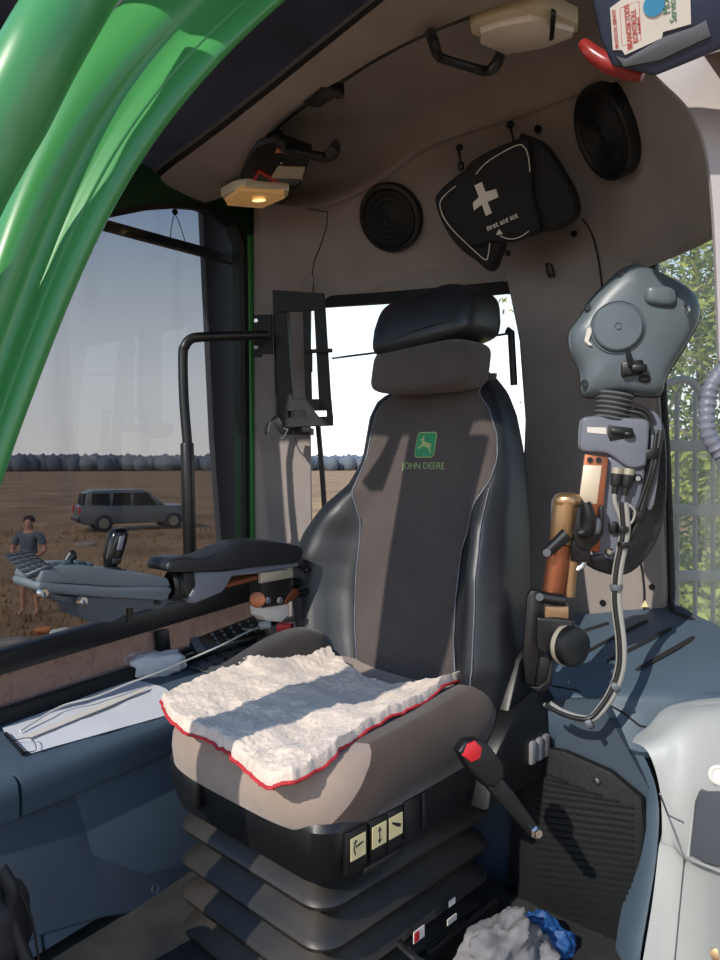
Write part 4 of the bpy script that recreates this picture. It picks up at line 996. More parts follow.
# joystick
bm = NB(); tube(bm, [AR(*z1(398, 190)), AR(*z1(402, 160))], .009, 12); lathe(bm, AR(*z1(398, 186)), ZV, [(.032, -.01), (.030, .0), (.018, .008), (.010, .012)], 24); js = mk('joystick', bm, 'rubber', arm1, 50)
jax = (AR(*z1(428, 40)) - AR(*z1(400, 165))).normalized(); jc = AR(*z1(413, 100)); jr = FD
bm = NB(); superell(bm, jc, (.019, .018, .043), (FD, LD, jax), .6, 28, 20, lambda q: V((q.x * (1 + .15 * q.z), q.y * (1 + .1 * q.z), q.z))); gp_ = mk('joystick_grip', bm, 'black_gloss', js, 50)
bm = NB(); box(bm, jc + LD * .021 + jax * .012, (.012, .004, .03), (FD, LD, jax), .002); mk('thumb_rocker', bm, 'arm_grey', gp_)
bm = NB(); box(bm, jc + LD * .02 - jax * .026, (.02, .004, .014), (FD, LD, jax), .002); mk('thumb_button', bm, 'black', gp_)
# buttons on the top
for i, (x, y) in enumerate([(190, 160), (215, 158), (238, 152), (262, 158), (280, 152), (300, 158), (320, 160), (440, 186), (462, 192)]):
    bm = NB(); box(bm, AR(*z1(x, y), .02 - .03 * (i % 2)), (.016, .014, .010), (FD, LD, ZV), .003); mk('push_button', bm, 'pod_dark', arm1)
bm = NB(); tube(bm, [AR(*z1(236, 158)), AR(*z1(258, 128)), AR(*z1(268, 124))], [.009, .012, .010], 12); mk('thumb_lever', bm, 'black', arm1)
for x, y in ((150, 262), (292, 290)):
    bm = NB(); c = AR(*z1(x, y), .06); cyl(bm, c, c + LD * .012, .010, .008, seg=12); tube(bm, [c + LD * .008, c + LD * .024 - ZV * .006 + FD * .004], .004, 8); mk('toggle_switch', bm, 'steel', arm1)
bm = NB(); c = AR(*z1(565, 296), .045); cyl(bm, c, c + LD * .006, .006, seg=10); mk('screw', bm, 'black', arm1)
bm = NB(); box(bm, AR(*z1(466, 338), .0), (.012, .012, .035), AX, .002); mk('lower_peg', bm, 'black', arm1)
# keypad
kq0 = AR(*z1(92, 190), .03); kqn = V((-.25, -.62, .74)).normalized()
kv = [PP(*z1(*p), kq0, kqn) for p in [(8, 124), (92, 200), (178, 160), (105, 106)]]
kn = (kv[1] - kv[0]).cross(kv[3] - kv[0]).normalized(); kn = kn if kn.z > 0 else -kn
bm = NB(); slab(bm, [kv[0], kv[1], kv[2], kv[3]], -kn * .014, .004, 2); kp = mk('keypad', bm, 'pod_dark', arm1)
for r_ in range(5):
    for c_ in range(4):
        s, t = (r_ + .6) / 5.2, (c_ + .55) / 4.1
        p = kv[0].lerp(kv[1], s).lerp(kv[3].lerp(kv[2], s), t) + kn * .002
        bm = NB(); box(bm, p, (.011, .014, .004), ((kv[1] - kv[0]).normalized(), (kv[3] - kv[0]).normalized(), kn), .0025); mk('key', bm, 'black', kp)
# mounting bits under the arm
bm = NB(); tube(bm, [AR(*z2(300, 262), .02), AR(*z2(450, 222), .02)], .007, 12); mk('copper_rod', bm, 'copper', arm1)
bm = NB(); tube(bm, [AR(*z2(310, 246), .0), AR(*z2(450, 210), .0)], .007, 12); mk('copper_rod', bm, 'copper', arm1)
bm = NB(); slab(bm, [AR(*z2(*p), .04) for p in [(443, 212), (572, 195), (574, 230), (443, 254)]], -LD * .012, .002); mk('steel_plate', bm, 'plate', arm1)
bm = NB(); slab(bm, [AR(*z2(*p), .034) for p in [(445, 250), (565, 232), (562, 290), (530, 340), (455, 352), (448, 320)]], -LD * .05, .004); mk('arm_bracket', bm, 'black', arm1)
for x, y in ((470, 322), (518, 322)):
    bm = NB(); lathe(bm, AR(*z2(x, y), .036), LD, [(.009, 0), (.009, .003), (.006, .006), (0, .006)], 12); mk('bolt', bm, 'panel_grey', arm1)
bm = NB(); cyl(bm, AR(*z2(430, 318), -.03), AR(*z2(430, 318), .03), .020, seg=20, bev=.004); mk('pivot_knob', bm, 'copper', arm1)
bm = NB(); slab(bm, spline([AR(*z2(*p), .02) for p in [(570, 275), (590, 280), (600, 300), (560, 330), (535, 335)]], 3, True), -LD * .03, .003); mk('copper_link', bm, 'copper', arm1)
bm = NB(); cyl(bm, AR(*z2(575, 300), .01), AR(*z2(640, 285), .01), .010, seg=12); cyl(bm, AR(*z2(580, 180), .01), AR(*z2(625, 196), .01), .006, seg=10); superell(bm, AR(*z2(625, 198), .01), (.011, .011, .009), AX, .8, 12, 8); cyl(bm, AR(*z2(560, 250), -.02), AR(*z2(650, 262), -.02), .014, seg=12); mk('adjuster', bm, 'black', arm1)
bm = NB(); slab(bm, [AR(*z2(*p), .02) for p in [(445, 350), (555, 335), (560, 380), (530, 410), (470, 405), (448, 385)]], -LD * .05, .008); mk('white_cover', bm, 'white', arm1)

# =================================================================== RIGHT ARMREST, RAISED
Q0 = V((.43, 1.53, 1.0)); QN = V((-.22, -.975, 0)).normalized(); QX = QN.cross(ZV) * -1
if QX.x < 0: QX = -QX
def Q(px, py, off=0.): return PP(px, py, Q0 + QN * off, QN)
arm2 = thing('control_armrest', 'raised armrest with its control pod pointing up beside the right window', 'armrest', Q(540, 690))
def z5(x, y): return (500 + x * .3056, 240 + y * .3055)
def z6(x, y): return (500 + x * .3125, 440 + y * .3125)
outl = [(262, 250), (228, 300), (230, 360), (262, 430), (268, 500), (300, 515), (400, 505), (500, 512), (532, 500), (545, 450), (600, 360), (650, 270), (655, 215), (630, 165), (560, 120), (470, 82), (430, 80), (380, 110), (310, 180)]
bm = NB(); o3 = spline([Q(*z5(*p)) for p in outl], 3, True); cen = sum(o3, V((0, 0, 0))) / len(o3)
rows = []
for s, d in ((.02, .034), (.4, .034), (.7, .031), (.85, .026), (.94, .017), (.985, .004), (1.0, -.010), (1.0, -.02), (.985, -.03), (.95, -.036), (.9, -.04), (.5, -.045), (.02, -.045)):
    rows.append([cen + (p - cen) * s + QN * d for p in o3])
loft(bm, rows, closed=True, caps=True); pod = mk('control_pod', bm, 'pod', arm2, 40)
bm = NB(); o4 = [cen + (p - cen) * 1.004 for p in o3]; tube(bm, [p - QN * .012 for p in o4], .002, 6, closed=True); mk('shell_seam', bm, 'rubber', pod)
c = Q(*z5(385, 287), .034); dk = lambda r: r
bm = NB(); lathe(bm, c, QN, [(.054, -.002), (.054, .001), (.050, .001), (.047, .009), (.044, .011), (.008, .012), (.008, .010), (.005, .010), (.005, .013), (0, .013)], 48); mk('round_boss', bm, 'pod', pod, 30)
bm = NB(); lathe(bm, c + QN * .001, QN, [(.052, -.001), (.0525, .0015), (.0535, .0015), (.054, -.001)], 48); mk('boss_groove', bm, 'pod_dark', pod)
bm = NB(); superell(bm, Q(*z5(522, 185), .03), (.030, .020, .018), (QX + ZV * -.15, ZV, QN), .6, 24, 14); mk('hand_knob', bm, 'pod', pod)
for x, y in ((393, 113), (284, 222), (275, 470)):
    bm = NB(); lathe(bm, Q(*z5(x, y), .016), QN, [(.007, 0), (.007, .009), (0, .008)], 12); mk('screw', bm, 'black', pod)
bm = NB(); lathe(bm, Q(*z5(600, 231), .018), QN, [(.011, 0), (.011, .010), (.006, .013), (.006, .009), (0, .009)], 20); mk('lock_screw', bm, 'steel', pod)
bm = NB(); superell(bm, Q(*z5(473, 454), .028), (.012, .008, .008), (QX, ZV, QN), .8, 16, 8); mk('rubber_plug', bm, 'rubber', pod)
bm = NB(); box(bm, Q(*z5(432, 420), .036), (.042, .030, .016), (QX + ZV * .1, ZV, QN), .005); box(bm, Q(*z5(455, 420), .044), (.03, .016, .02), (QX, ZV, QN), .005); tube(bm, [Q(*z5(430, 412), .045), Q(*z5(422, 380), .05), Q(*z5(419, 360), .052)], [.007, .006, .004], 10); mk('hand_lever', bm, 'black', pod)
bm = NB(); slab(bm, [Q(*z5(*p), .036) for p in [(285, 290), (297, 285), (300, 300), (290, 330), (302, 345), (290, 345), (276, 330)]], QN * .0008); mk('worn_patch', bm, 'white', pod, 0)
# neck gaiter
bm = NB(); b0, b1 = Q(*z5(378, 500)), Q(*z5(362, 585)); ax_ = (b1 - b0).normalized(); Ln = (b1 - b0).length
lathe(bm, b0, ax_, [(.036 + (.005 if k % 2 else -.003) - .0004 * k, Ln * k / 11) for k in range(12)], 32); mk('neck_gaiter', bm, 'gaiter_grey', arm2, 60)
bm = NB(); tube(bm, spline([Q(*z5(440, 545), .02), Q(*z5(480, 560), .02), Q(*z5(500, 590), .02)], 4), .006, 8); tube(bm, spline([Q(*z5(420, 560), .015), Q(*z5(470, 572), .02), Q(*z5(496, 620), .02)], 4), .005, 8); mk('neck_cable', bm, 'cable_black', arm2, 60)
# upper grey housing
bm = NB(); slab(bm, spline([Q(*z5(*p), .03) for p in [(265, 600), (275, 580), (330, 575), (420, 582), (480, 588), (490, 620), (482, 720), (470, 742), (420, 745), (350, 700), (270, 692), (262, 650)]], 3, True), -QN * .06, .010, 4); uh = mk('upper_housing', bm, 'arm_grey', arm2, 45)
bm = NB(); slab(bm, [Q(*z5(*p), .0305) for p in [(285, 612), (348, 614), (348, 636), (285, 630)]], QN * .0008); mk('white_label', bm, 'white', uh, 0)
bm = NB(); slab(bm, [Q(*z5(*p), .031) for p in [(352, 604), (435, 615), (442, 645), (360, 660), (352, 640)]], -QN * .01, .002); box(bm, Q(*z5(392, 628), .036), (.035, .012, .012), (QX - ZV * .1, ZV, QN), .004); superell(bm, Q(*z5(420, 636), .036), (.012, .008, .01), (QX, ZV, QN), .8, 14, 8); mk('locking_lever', bm, 'black', uh)
# strap and right side panel of pad (raised arm pad behind)
bm = NB(); slab(bm, spline([Q(*z6(*p), -.03) for p in [(470, -50), (520, -60), (535, 60), (530, 230), (500, 330), (440, 410), (380, 435), (300, 415), (270, 385), (330, 370), (420, 300), (460, 150)]], 3, True), -QN * .06, .016, 4); mk('arm_pad', bm, 'leather', arm2, 50)
bm = NB(); slab(bm, spline([Q(*z5(*p), .012) for p in [(430, 560), (480, 556), (515, 570), (530, 610), (528, 680), (505, 860), (480, 870), (488, 720), (490, 600), (460, 575)]], 3, True), -QN * .03, .005, 2); mk('side_shell', bm, 'arm_grey', arm2, 45)
bm = NB(); slab(bm, [Q(*z6(*p), .018) for p in [(345, 50), (470, 60), (462, 130), (440, 260), (400, 340), (360, 385), (300, 370), (290, 330), (310, 200)]], -QN * .04, .006, 3); mk('lower_housing', bm, 'arm_grey', arm2, 45)
bm = NB(); tube(bm, spline([Q(*z6(515, -30), .015), Q(*z6(500, 60), .02), Q(*z6(470, 160), .02), Q(*z6(440, 260), .02), Q(*z6(405, 330), .02)], 5), .007, 8)
tube(bm, spline([Q(*z6(500, -20), .02), Q(*z6(485, 80), .025), Q(*z6(455, 180), .025), Q(*z6(410, 290), .025)], 5), .004, 8); mk('side_cable', bm, 'cable_black', arm2, 60)
for x, y in ((487, 45), (442, 245)):
    bm = NB(); box(bm, Q(*z6(x, y), .026), (.026, .022, .008), (QX + ZV * .2, ZV, QN), .003); mk('cable_clip', bm, 'black', arm2)
for p in ((300, 372, 335, 400), (355, 278, 395, 300)):
    pass
bm = NB(); slab(bm, [Q(*z6(*p), .025) for p in [(278, 372), (330, 365), (345, 385), (300, 400)]], -QN * .02, .003); mk('mounting_tab', bm, 'black', arm2)
bm = NB(); slab(bm, [Q(*z6(*p), .03) for p in [(350, 262), (378, 262), (380, 300), (352, 300)]], -QN * .02, .003); mk('mounting_tab', bm, 'black', arm2)
for x, y in ((440, 123), (349, 357)):
    bm = NB(); lathe(bm, Q(*z6(x, y), .02), QN, [(.009, 0), (.009, .004), (.005, .008), (0, .008)], 8); mk('bolt', bm, 'steel', arm2)
# copper plate and rails
bm = NB(); slab(bm, [Q(*z6(*p), .035) for p in [(272, 45), (348, 55), (318, 360), (240, 350), (250, 200), (255, 175)]], -QN * .02, .003); cr_ = mk('copper_plate', bm, 'copper', arm2, 40)
bm = NB(); slab(bm, [Q(*z6(*p), .037) for p in [(268, 80), (326, 82), (310, 205), (252, 200)]], -QN * .004, .001); mk('worn_plate', bm, 'plate_bright', cr_, 40)
for x in (288, 316):
    bm = NB(); lathe(bm, Q(*z6(x, 64), .036), QN, [(.006, 0), (.006, .003), (.003, .003), (.003, .001), (0, .001)], 10); mk('bolt', bm, 'rubber', cr_)
bm = NB(); tube(bm, spline([Q(*z6(215, 190), .04), Q(*z6(205, 260), .04), Q(*z6(195, 330), .04)], 5), [.028, .026, .022], 24); superell(bm, Q(*z6(216, 195), .04), (.029, .028, .018), (QX, QN, ZV), .8, 20, 10); mk('brass_arm', bm, 'brass', arm2, 50)
bm = NB(); tube(bm, [Q(*z6(232, 330), .03), Q(*z6(218, 500), .03)], .014, 14); mk('brass_rod', bm, 'brass', arm2, 50)
bm = NB(); tube(bm, [Q(*z6(192, 335), .045), Q(*z6(168, 495), .045)], .022, 24); mk('copper_tube', bm, 'copper', arm2, 50)
bm = NB(); slab(bm, spline([Q(*z6(*p), .055) for p in [(232, 240), (238, 200), (262, 190), (275, 215), (262, 262), (290, 275), (318, 265), (316, 225), (330, 210), (330, 300), (290, 350), (250, 345), (228, 290)]], 2, True), -QN * .05, .004, 2); mk('clamp_body', bm, 'black', arm2, 45)
bm = NB(); tube(bm, spline([Q(*z6(275, 200), .075), Q(*z6(285, 240), .075), Q(*z6(280, 290), .07), Q(*z6(250, 300), .07)], 4), [.009, .012, .014, .008], 12); mk('clamp_lever', bm, 'black', arm2)
bm = NB(); tube(bm, [Q(*z6(150, 360), .08), Q(*z6(215, 300), .08)], [.011, .014], 12); c = Q(*z6(148, 360), .09); mk('clamp_lever', bm, 'black', arm2)
bm = NB(); lathe(bm, Q(*z6(150, 360), .091), QN, [(.008, 0), (.008, .003), (0, .003)], 12); mk('lever_screw', bm, 'panel_grey', arm2)
bm = NB(); tube(bm, [Q(*z6(128, 502), .075), Q(*z6(210, 515), .075)], [.013, .012], 12); mk('clamp_lever', bm, 'black', arm2)
bm = NB(); lathe(bm, Q(*z6(127, 502), .087), QN, [(.008, 0), (.008, .003), (0, .003)], 12); mk('lever_screw', bm, 'panel_grey', arm2)
bm = NB(); superell(bm, Q(*z6(178, 230), .03), (.010, .012, .03), (QX, QN, ZV), .6, 16, 10); superell(bm, Q(*z6(305, 275), .06), (.012, .012, .018), (QX, QN, ZV), .8, 16, 10); mk('pivot_cap', bm, 'panel_grey', arm2)
bm = NB(); tube(bm, spline([Q(*z6(245, 370), .03), Q(*z6(272, 375), .03), Q(*z6(265, 400), .03), Q(*z6(245, 415), .03)], 4), .006, 8); mk('latch_lever', bm, 'steel', arm2)
bm = NB(); box(bm, Q(*z6(255, 350), .03), (.04, .05, .03), (QX, ZV, QN), .004); mk('latch_block', bm, 'black', arm2)
# base block, round knob, slotted rail
bm = NB(); box(bm, Q(*z6(180, 553), .03), (.048, .038, .04), (QX, ZV, QN), .004); mk('pivot_block', bm, 'brass', arm2)
bm = NB(); slab(bm, spline([Q(*z6(*p), .06) for p in [(118, 580), (125, 568), (225, 575), (240, 590), (240, 680), (200, 705), (150, 690), (118, 665)]], 2, True), -QN * .07, .008, 3); mk('pivot_housing', bm, 'black', arm2, 45)
kdir = (QN * .75 + QX * .66).normalized(); kc = Q(*z6(215, 655), .05)
bm = NB(); lathe(bm, kc, kdir, [(.030, -.02), (.041, -.018), (.042, .014), (.040, .024), (.034, .028), (0, .028)], 40); kb = mk('round_knob', bm, 'black', arm2, 40)
bm = NB(); lathe(bm, kc, kdir, [(.042, -.004), (.0432, -.003), (.0432, .006), (.042, .007)], 40); mk('scale_ring', bm, 'plate', kb, 40)
bm = NB(); slab(bm, [Q(*z6(*p), .0) for p in [(85, 500), (100, 480), (130, 482), (125, 700), (110, 790), (80, 780), (72, 690)]], -QN * .03, .006, 2)
slab(bm, [Q(*z6(*p), .0) for p in [(165, 700), (172, 700), (168, 770), (150, 805), (120, 810), (95, 790), (125, 790), (150, 770)]], -QN * .03, .003, 2)
slab(bm, [Q(*z6(*p), -.012) for p in [(110, 690), (170, 700), (165, 790), (105, 790)]], -QN * .02, .003, 2); mk('slotted_rail', bm, 'black', arm2, 40)
# connectors with their cables
for x0, y0, x1, y1 in ((376, 92, 367, 165), (413, 95, 400, 170)):
    a, b = Q(*z6(x0, y0), .035), Q(*z6(x1, y1), .035); d = (b - a)
    bm = NB(); cyl(bm, a - d * .05, a + d * .22, .0115, seg=20); pl = mk('cable_connector', bm, 'plate', arm2)
    bm = NB(); cyl(bm, a + d * .2, a + d * .75, .0125, .0105, seg=16, bev=.002); cyl(bm, a + d * .72, b + d * .1, .007, .006, seg=12); mk('connector_sleeve', bm, 'rubber', pl)
cb = thing('cable_bundle', 'bundle of grey and black cables hanging from the raised armrest', 'cable', Q(580, 720))
def cpath(off, dx, pts): return spline([Q(*z6(x + dx, y), off) for x, y in pts], 8)
main = [(392, 200), (396, 250), (398, 290), (388, 350), (375, 420), (370, 500), (375, 560), (385, 640), (385, 720), (365, 790), (330, 850), (290, 890), (240, 888), (190, 870), (150, 845)]
bm = NB(); tube(bm, cpath(.035, 8, main), .0075, 10); mk('grey_cable', bm, 'cable_grey', cb, 60)
bm = NB(); tube(bm, cpath(.042, -4, main), .0048, 10); mk('black_cable', bm, 'cable_black', cb, 60)
bm = NB(); tube(bm, cpath(.03, -10, main), .004, 10); mk('grey_cable', bm, 'cable_grey', cb, 60)
bm = NB(); tube(bm, spline([Q(*z6(x, y), .036) for x, y in [(366, 172), (368, 200), (382, 240), (392, 275)]], 6), .005, 8); tube(bm, spline([Q(*z6(x, y), .036) for x, y in [(410, 205), (432, 230), (420, 265), (395, 270), (388, 240), (405, 210)]], 6), .0025, 8); mk('grey_cable', bm, 'cable_grey', cb, 60)
for x, y in ((392, 285), (397, 335), (372, 470), (368, 788), (285, 905)):
    bm = NB(); lathe(bm, Q(*z6(x, y), .038), ZV if y < 700 else (ZV * .6 + QX), [(.012, -.006), (.0135, 0), (.012, .006)], 14); mk('cable_tie', bm, 'black' if y < 400 else 'panel_grey', cb)

# =================================================================== LEFT CONSOLE
ct = .355
n0, n1, n2 = Ph(-120, 826, ct), Ph(19, 777, ct), Ph(163, 722, ct)
u_ = (n2 - n1).normalized(); far_ = WL0 + NL * .012
def con(px, py, z=ct): return Ph(px, py, z)
n3 = n2 + u_ * .75
def wallpt(p, off=.015):   # foot of p on the left wall, moved in by off
    d = (p - WL0).dot(NL); q = p - NL * (d - off); return q
# three units along the console: profile across = wall side, top, rounded shoulder, face down to a toe
def console_unit(pa, pb, name, label, mname, lo=.02):
    rows = []
    for p in (pa, pb):
        w = wallpt(p); nn = -(w - p).normalized()
        z = V((0, 0, 1))
        prof = [V((w.x, w.y, lo)), V((w.x, w.y, ct - .004)), V((w.x, w.y, ct)), p.lerp(w, .15) + z * (0), p - nn * .018 + z * .001, p - nn * .006 - z * .004, p + nn * .002 - z * .014, p + nn * .006 - z * .045, p + nn * .004 - z * .082, p - nn * .006 - z * .086, p - nn * .008 - z * .094]
        q = p - nn * .012; q2 = V((q.x, q.y, .14)) + nn * .052; q3 = V((q.x, q.y, .05)) + nn * .082; q4 = V((q.x, q.y, lo)) + nn * .088
        prof += [V((q.x, q.y, ct - .098)) + nn * .006, q2, q3, q4]
        rows.append(prof)
    t = thing(name, label, 'console', V(((pa.x + pb.x) / 2, (pa.y + pb.y) / 2, 0)))
    b = NB(); loft(b, rows, closed=True, caps=True); mk('console_body', b, mname, t, 40); return t
ga = n1 - u_ * .004; gb = n1 + u_ * .004
lc = console_unit(gb, n3, 'side_console', 'blue grey side console under the left window carrying the paper sheet', 'console')
lc2 = console_unit(n1 - u_ * .55, ga, 'front_console', 'blue grey console end at the left edge of the picture', 'console')
# access door with handle recess on the face of lc
nnF = (n1 - wallpt(n1)).normalized(); fc = n1 - nnF * .006 - ZV * .098; nnF = (nnF * .207 + ZV * .094).normalized() if False else V((nnF.x * .238, nnF.y * .238, .094)).normalized()
def CF(px, py, off=0.): return PP(px, py, fc + nnF * off, nnF)
def z3(x, y): return (x * .3056, 700 + y * .3053)
bm = NB(); slab(bm, [CF(*z3(*p), .006) for p in [(-60, 412), (105, 345), (225, 295), (245, 300), (258, 325), (285, 330), (385, 290), (410, 230), (545, 165), (720, 90), (720, 620), (590, 650), (480, 690), (350, 710), (160, 765), (-60, 840)]], -nnF * .02, .006, 3); dr = mk('console_door', bm, 'console_dark', lc, 40)
bm = NB(); slab(bm, [CF(*z3(*p), .002) for p in [(232, 262), (410, 190), (400, 250), (375, 285), (285, 318), (262, 310), (246, 290)]], -nnF * .02, .004, 2); mk('handle_recess', bm, 'console', dr, 40)
bm = NB(); lathe(bm, CF(*z3(508, 618), .006), nnF, [(.012, -.004), (.010, .001), (.006, -.001), (0, -.001)], 14); mk('screw', bm, 'console_dark', dr)

# paper sheet, packet, binder clip, cables, phone, remote
def on(px, py, z=.003): return con(px, py, ct + z)
sh = [[on(*p, .003 + .004 * noise.noise(V((p[0] * .05, p[1] * .05, 0)))) for p in [( (1 - s) * x0 + s * x1, (1 - s) * y0 + s * y1) for s in [k / 12 for k in range(13)]]] for x0, y0, x1, y1 in [(2, 728, 132, 680), (8, 736, 148, 683), (14, 742, 164, 688), (20, 747, 176, 696), (25, 751, 184, 704), (32, 753, 190, 709)]]
bm = NB(); thick_sheet(bm, sh, V((0, 0, .0012))); pap = tag(mk('paper_sheet', bm, 'paper', None, 60, loc=on(80, 720)), 'long white paper sheet lying on the side console', 'paper')
bm = NB(); slab(bm, [on(28, 739, .010), on(110, 706, .010), on(146, 690, .012), on(148, 687, .012), on(108, 702, .010), on(26, 736, .010)], (0, 0, .0015)); tag(mk('paper_strip', bm, 'white', None, 0, loc=on(80, 720, .01)), 'narrow white strip lying on the long paper sheet', 'paper')
bm = NB(); tube(bm, [on(6, 734, .008), on(24, 754, .008)], .005, 8); tube(bm, spline([on(12, 741, .012), on(30, 738, .02), on(36, 750, .012), on(22, 752, .01)], 5), .001, 5)
tag(mk('binder_clip', bm, 'black_gloss', None, 50, loc=on(15, 745)), 'small black clip holding the near corner of the paper sheet', 'clip')
pc = on(156, 674, .0)
bm = NB(); superell(bm, pc + V((0, 0, .03)), (.085, .045, .034), (V((.85, .5, 0)).normalized(), V((-.5, .85, 0)).normalized(), ZV), .55, 48, 26, lambda q: q * (1 + .22 * noise.noise(q * 2.2)) + V((0, 0, .12 * noise.noise(q * 5))))
tag(mk('tissue_packet', bm, 'tissue', None, 45, loc=pc), 'crumpled white packet on the side console beside the paper sheet', 'packet')
phn = thing('handheld_remote', 'black handheld remote with keys lying behind the tissue packet', 'remote', on(215, 640))
a_, b_, c_, d_ = L(189, 640, .06), L(198, 653, .10), L(266, 632, .10), L(254, 615, .05)
bm = NB(); slab(bm, [a_, b_, c_, d_], (0, 0, -.018), .004, 3); mk('remote_body', bm, 'black_gloss', phn)
bm = NB(); slab(bm, [a_.lerp(b_, .02) + V((0, 0, .001)), b_ + V((0, 0, .001)), b_.lerp(c_, .1) + V((0, 0, .001)), a_.lerp(d_, .1) + V((0, 0, .001))], (0, 0, .003), .001); mk('steel_end', bm, 'panel_grey', phn)
for i in range(5):
    for j in range(3):
        p = a_.lerp(d_, .3 + i * .14).lerp(b_.lerp(c_, .3 + i * .14), .22 + j * .28) + V((0, 0, .002)); bm = NB(); box(bm, p, (.014, .009, .004), ((d_ - a_).normalized(), (b_ - a_).normalized(), ZV), .001); mk('key', bm, 'panel_grey', phn)
# keyboard-like switch strip under the remote
bm = NB(); slab(bm, [on(190, 668, .004), on(232, 646, .004), on(250, 652, .004), on(216, 676, .004)], (0, 0, .006), .002); ks = mk('switch_panel', bm, 'panel_grey', lc)
for i in range(4):
    for j in range(2):
        p = on(197 + i * 11 + j * 8, 665 - i * 5.2 + j * 4, .012); bm = NB(); box(bm, p, (.018, .014, .008), (U, NL, ZV), .002); mk('rocker', bm, 'black', ks)
wc = [(20, 731, .012), (60, 707, .02), (95, 697, .022), (130, 683, .03), (160, 672, .035), (190, 659, .05), (220, 646, .07), (245, 633, .075), (262, 626, .08)]
bm = NB(); tube(bm, spline([on(*p) for p in wc], 8), .003, 8); tag(mk('white_cable', bm, 'cable_white', None, 60, loc=on(120, 690)), 'thin white cable running along the side console over the paper', 'cable')
bm = NB(); pts = spline([on(*p) for p in [(186, 655, .03), (200, 650, .05), (213, 643, .06), (218, 634, .07), (232, 630, .075), (255, 629, .08), (262, 625, .08)]], 12)
tube(bm, pts, [.0045 + (.0016 * math.sin(i * 2.4) if 8 < i < 44 else -.001) for i in range(len(pts))], 10); tag(mk('coiled_cable', bm, 'cable_grey', None, 60, loc=on(213, 643)), 'ribbed pale cable looped over the handheld remote', 'cable')
pg = on(265, 625, .085); bm = NB(); cyl(bm, pg - V((.02, 0, .004)), pg + V((.02, 0, .004)), .014, .012, seg=16, bev=.003); tag(mk('cable_plug', bm, 'cable_white', None, loc=pg), 'white plug where the two pale cables meet under the armrest', 'plug')
bm = NB(); tube(bm, spline([pg, pg + V((.05, .0, .012)), P(298, 617, 1.95), P(312, 606, 1.95)], 6), .008, 8); tag(mk('black_lead', bm, 'cable_black', None, 60, loc=pg), 'thick black lead leaving the white plug under the armrest', 'cable')
rc_ = P(285, 627, 1.92); bm = NB(); box(bm, rc_, (.042, .03, .022), (V((.98, -.15, 0)), V((.15, .98, 0)), ZV), .006); tag(mk('red_connector', bm, 'red', None, loc=rc_), 'small red connector tucked behind the seat cushion', 'connector')
bm = NB(); 
for x0, y0, x1, y1 in ((292, 598, 330, 600), (296, 612, 330, 616), (300, 624, 322, 630)): tube(bm, spline([P(x0, y0, 2.02), P((x0 + x1) / 2, y0 + 6, 2.0), P(x1, y1, 2.0)], 5), .007, 8)
box(bm, P(312, 622, 2.06), (.09, .04, .05), None, .006); tag(mk('connector_block', bm, 'black', None, loc=P(312, 632, 2.05)), 'dark connector block with cables between armrest and backrest', 'connector')

# =================================================================== RIGHT REAR CONSOLE
rc = thing('rear_console', 'blue grey console with four slots under the right window', 'console', V((.62, 1.65, 0)))
def rcz(a): return a
TOPP = [[(500, 640, 1.98), (560, 618, 1.95), (610, 612, 1.92), (668, 604, 1.86), (700, 617, 1.70), (760, 645, 1.42)],
        [(500, 675, 1.80), (560, 660, 1.76), (610, 650, 1.73), (668, 645, 1.67), (712, 655, 1.54), (770, 675, 1.34)],
        [(500, 705, 1.68), (556, 694, 1.64), (605, 688, 1.60), (655, 688, 1.54), (715, 690, 1.45), (770, 702, 1.28)],
        [(500, 712, 1.665), (556, 702, 1.625), (600, 702, 1.58), (648, 714, 1.52), (712, 698, 1.43), (770, 715, 1.27)],
        [(500, 735, 1.66), (556, 722, 1.61), (596, 728, 1.565), (640, 752, 1.50), (700, 742, 1.40), (770, 740, 1.27)]]
rows = rows_dense(TOPP, 6, 5); bm = NB(); thick_sheet(bm, rows, V((.0, .02, -.02))); mk('console_top', bm, 'console', rc, 50)
# lines and slots
bvt = (lambda b: (thick_sheet(b, rows, V((0, .02, -.02))), BVHTree.FromBMesh(b))[1])(NB())
def CT(px, py, off=0.):
    h = bvt.ray_cast(CAM, ray(px, py).normalized()); 
    if h[0] is None: return P(px, py, 1.6)
    n = h[1] if h[1].dot(ray(px, py)) < 0 else -h[1]; return h[0] + n * off
def bmslot(x0, y0, x1, y1):
    b = NB(); A, B = CT(x0, y0, .0), CT(x1, y1, .0); N_ = 12
    tube(b, [A.lerp(B, k / N_) for k in range(N_ + 1)], [.005] + [.0062] * (N_ - 1) + [.005], 8, squash=(1, 1)); mk('slot', b, 'black_matt', rc)
for s in ((z6(270, 612), z6(348, 588)), (z6(268, 685), z6(470, 580)), (z6(345, 710), z6(548, 605)), (z6(438, 738), z6(622, 632))): bmslot(*s[0], *s[1])
bm = NB(); tube(bm, [CT(x, y, .001) for x, y in [(553, 686), (575, 690), (600, 700), (622, 712), (640, 726), (651, 728)]], .0025, 6); mk('seam', bm, 'black_matt', rc)
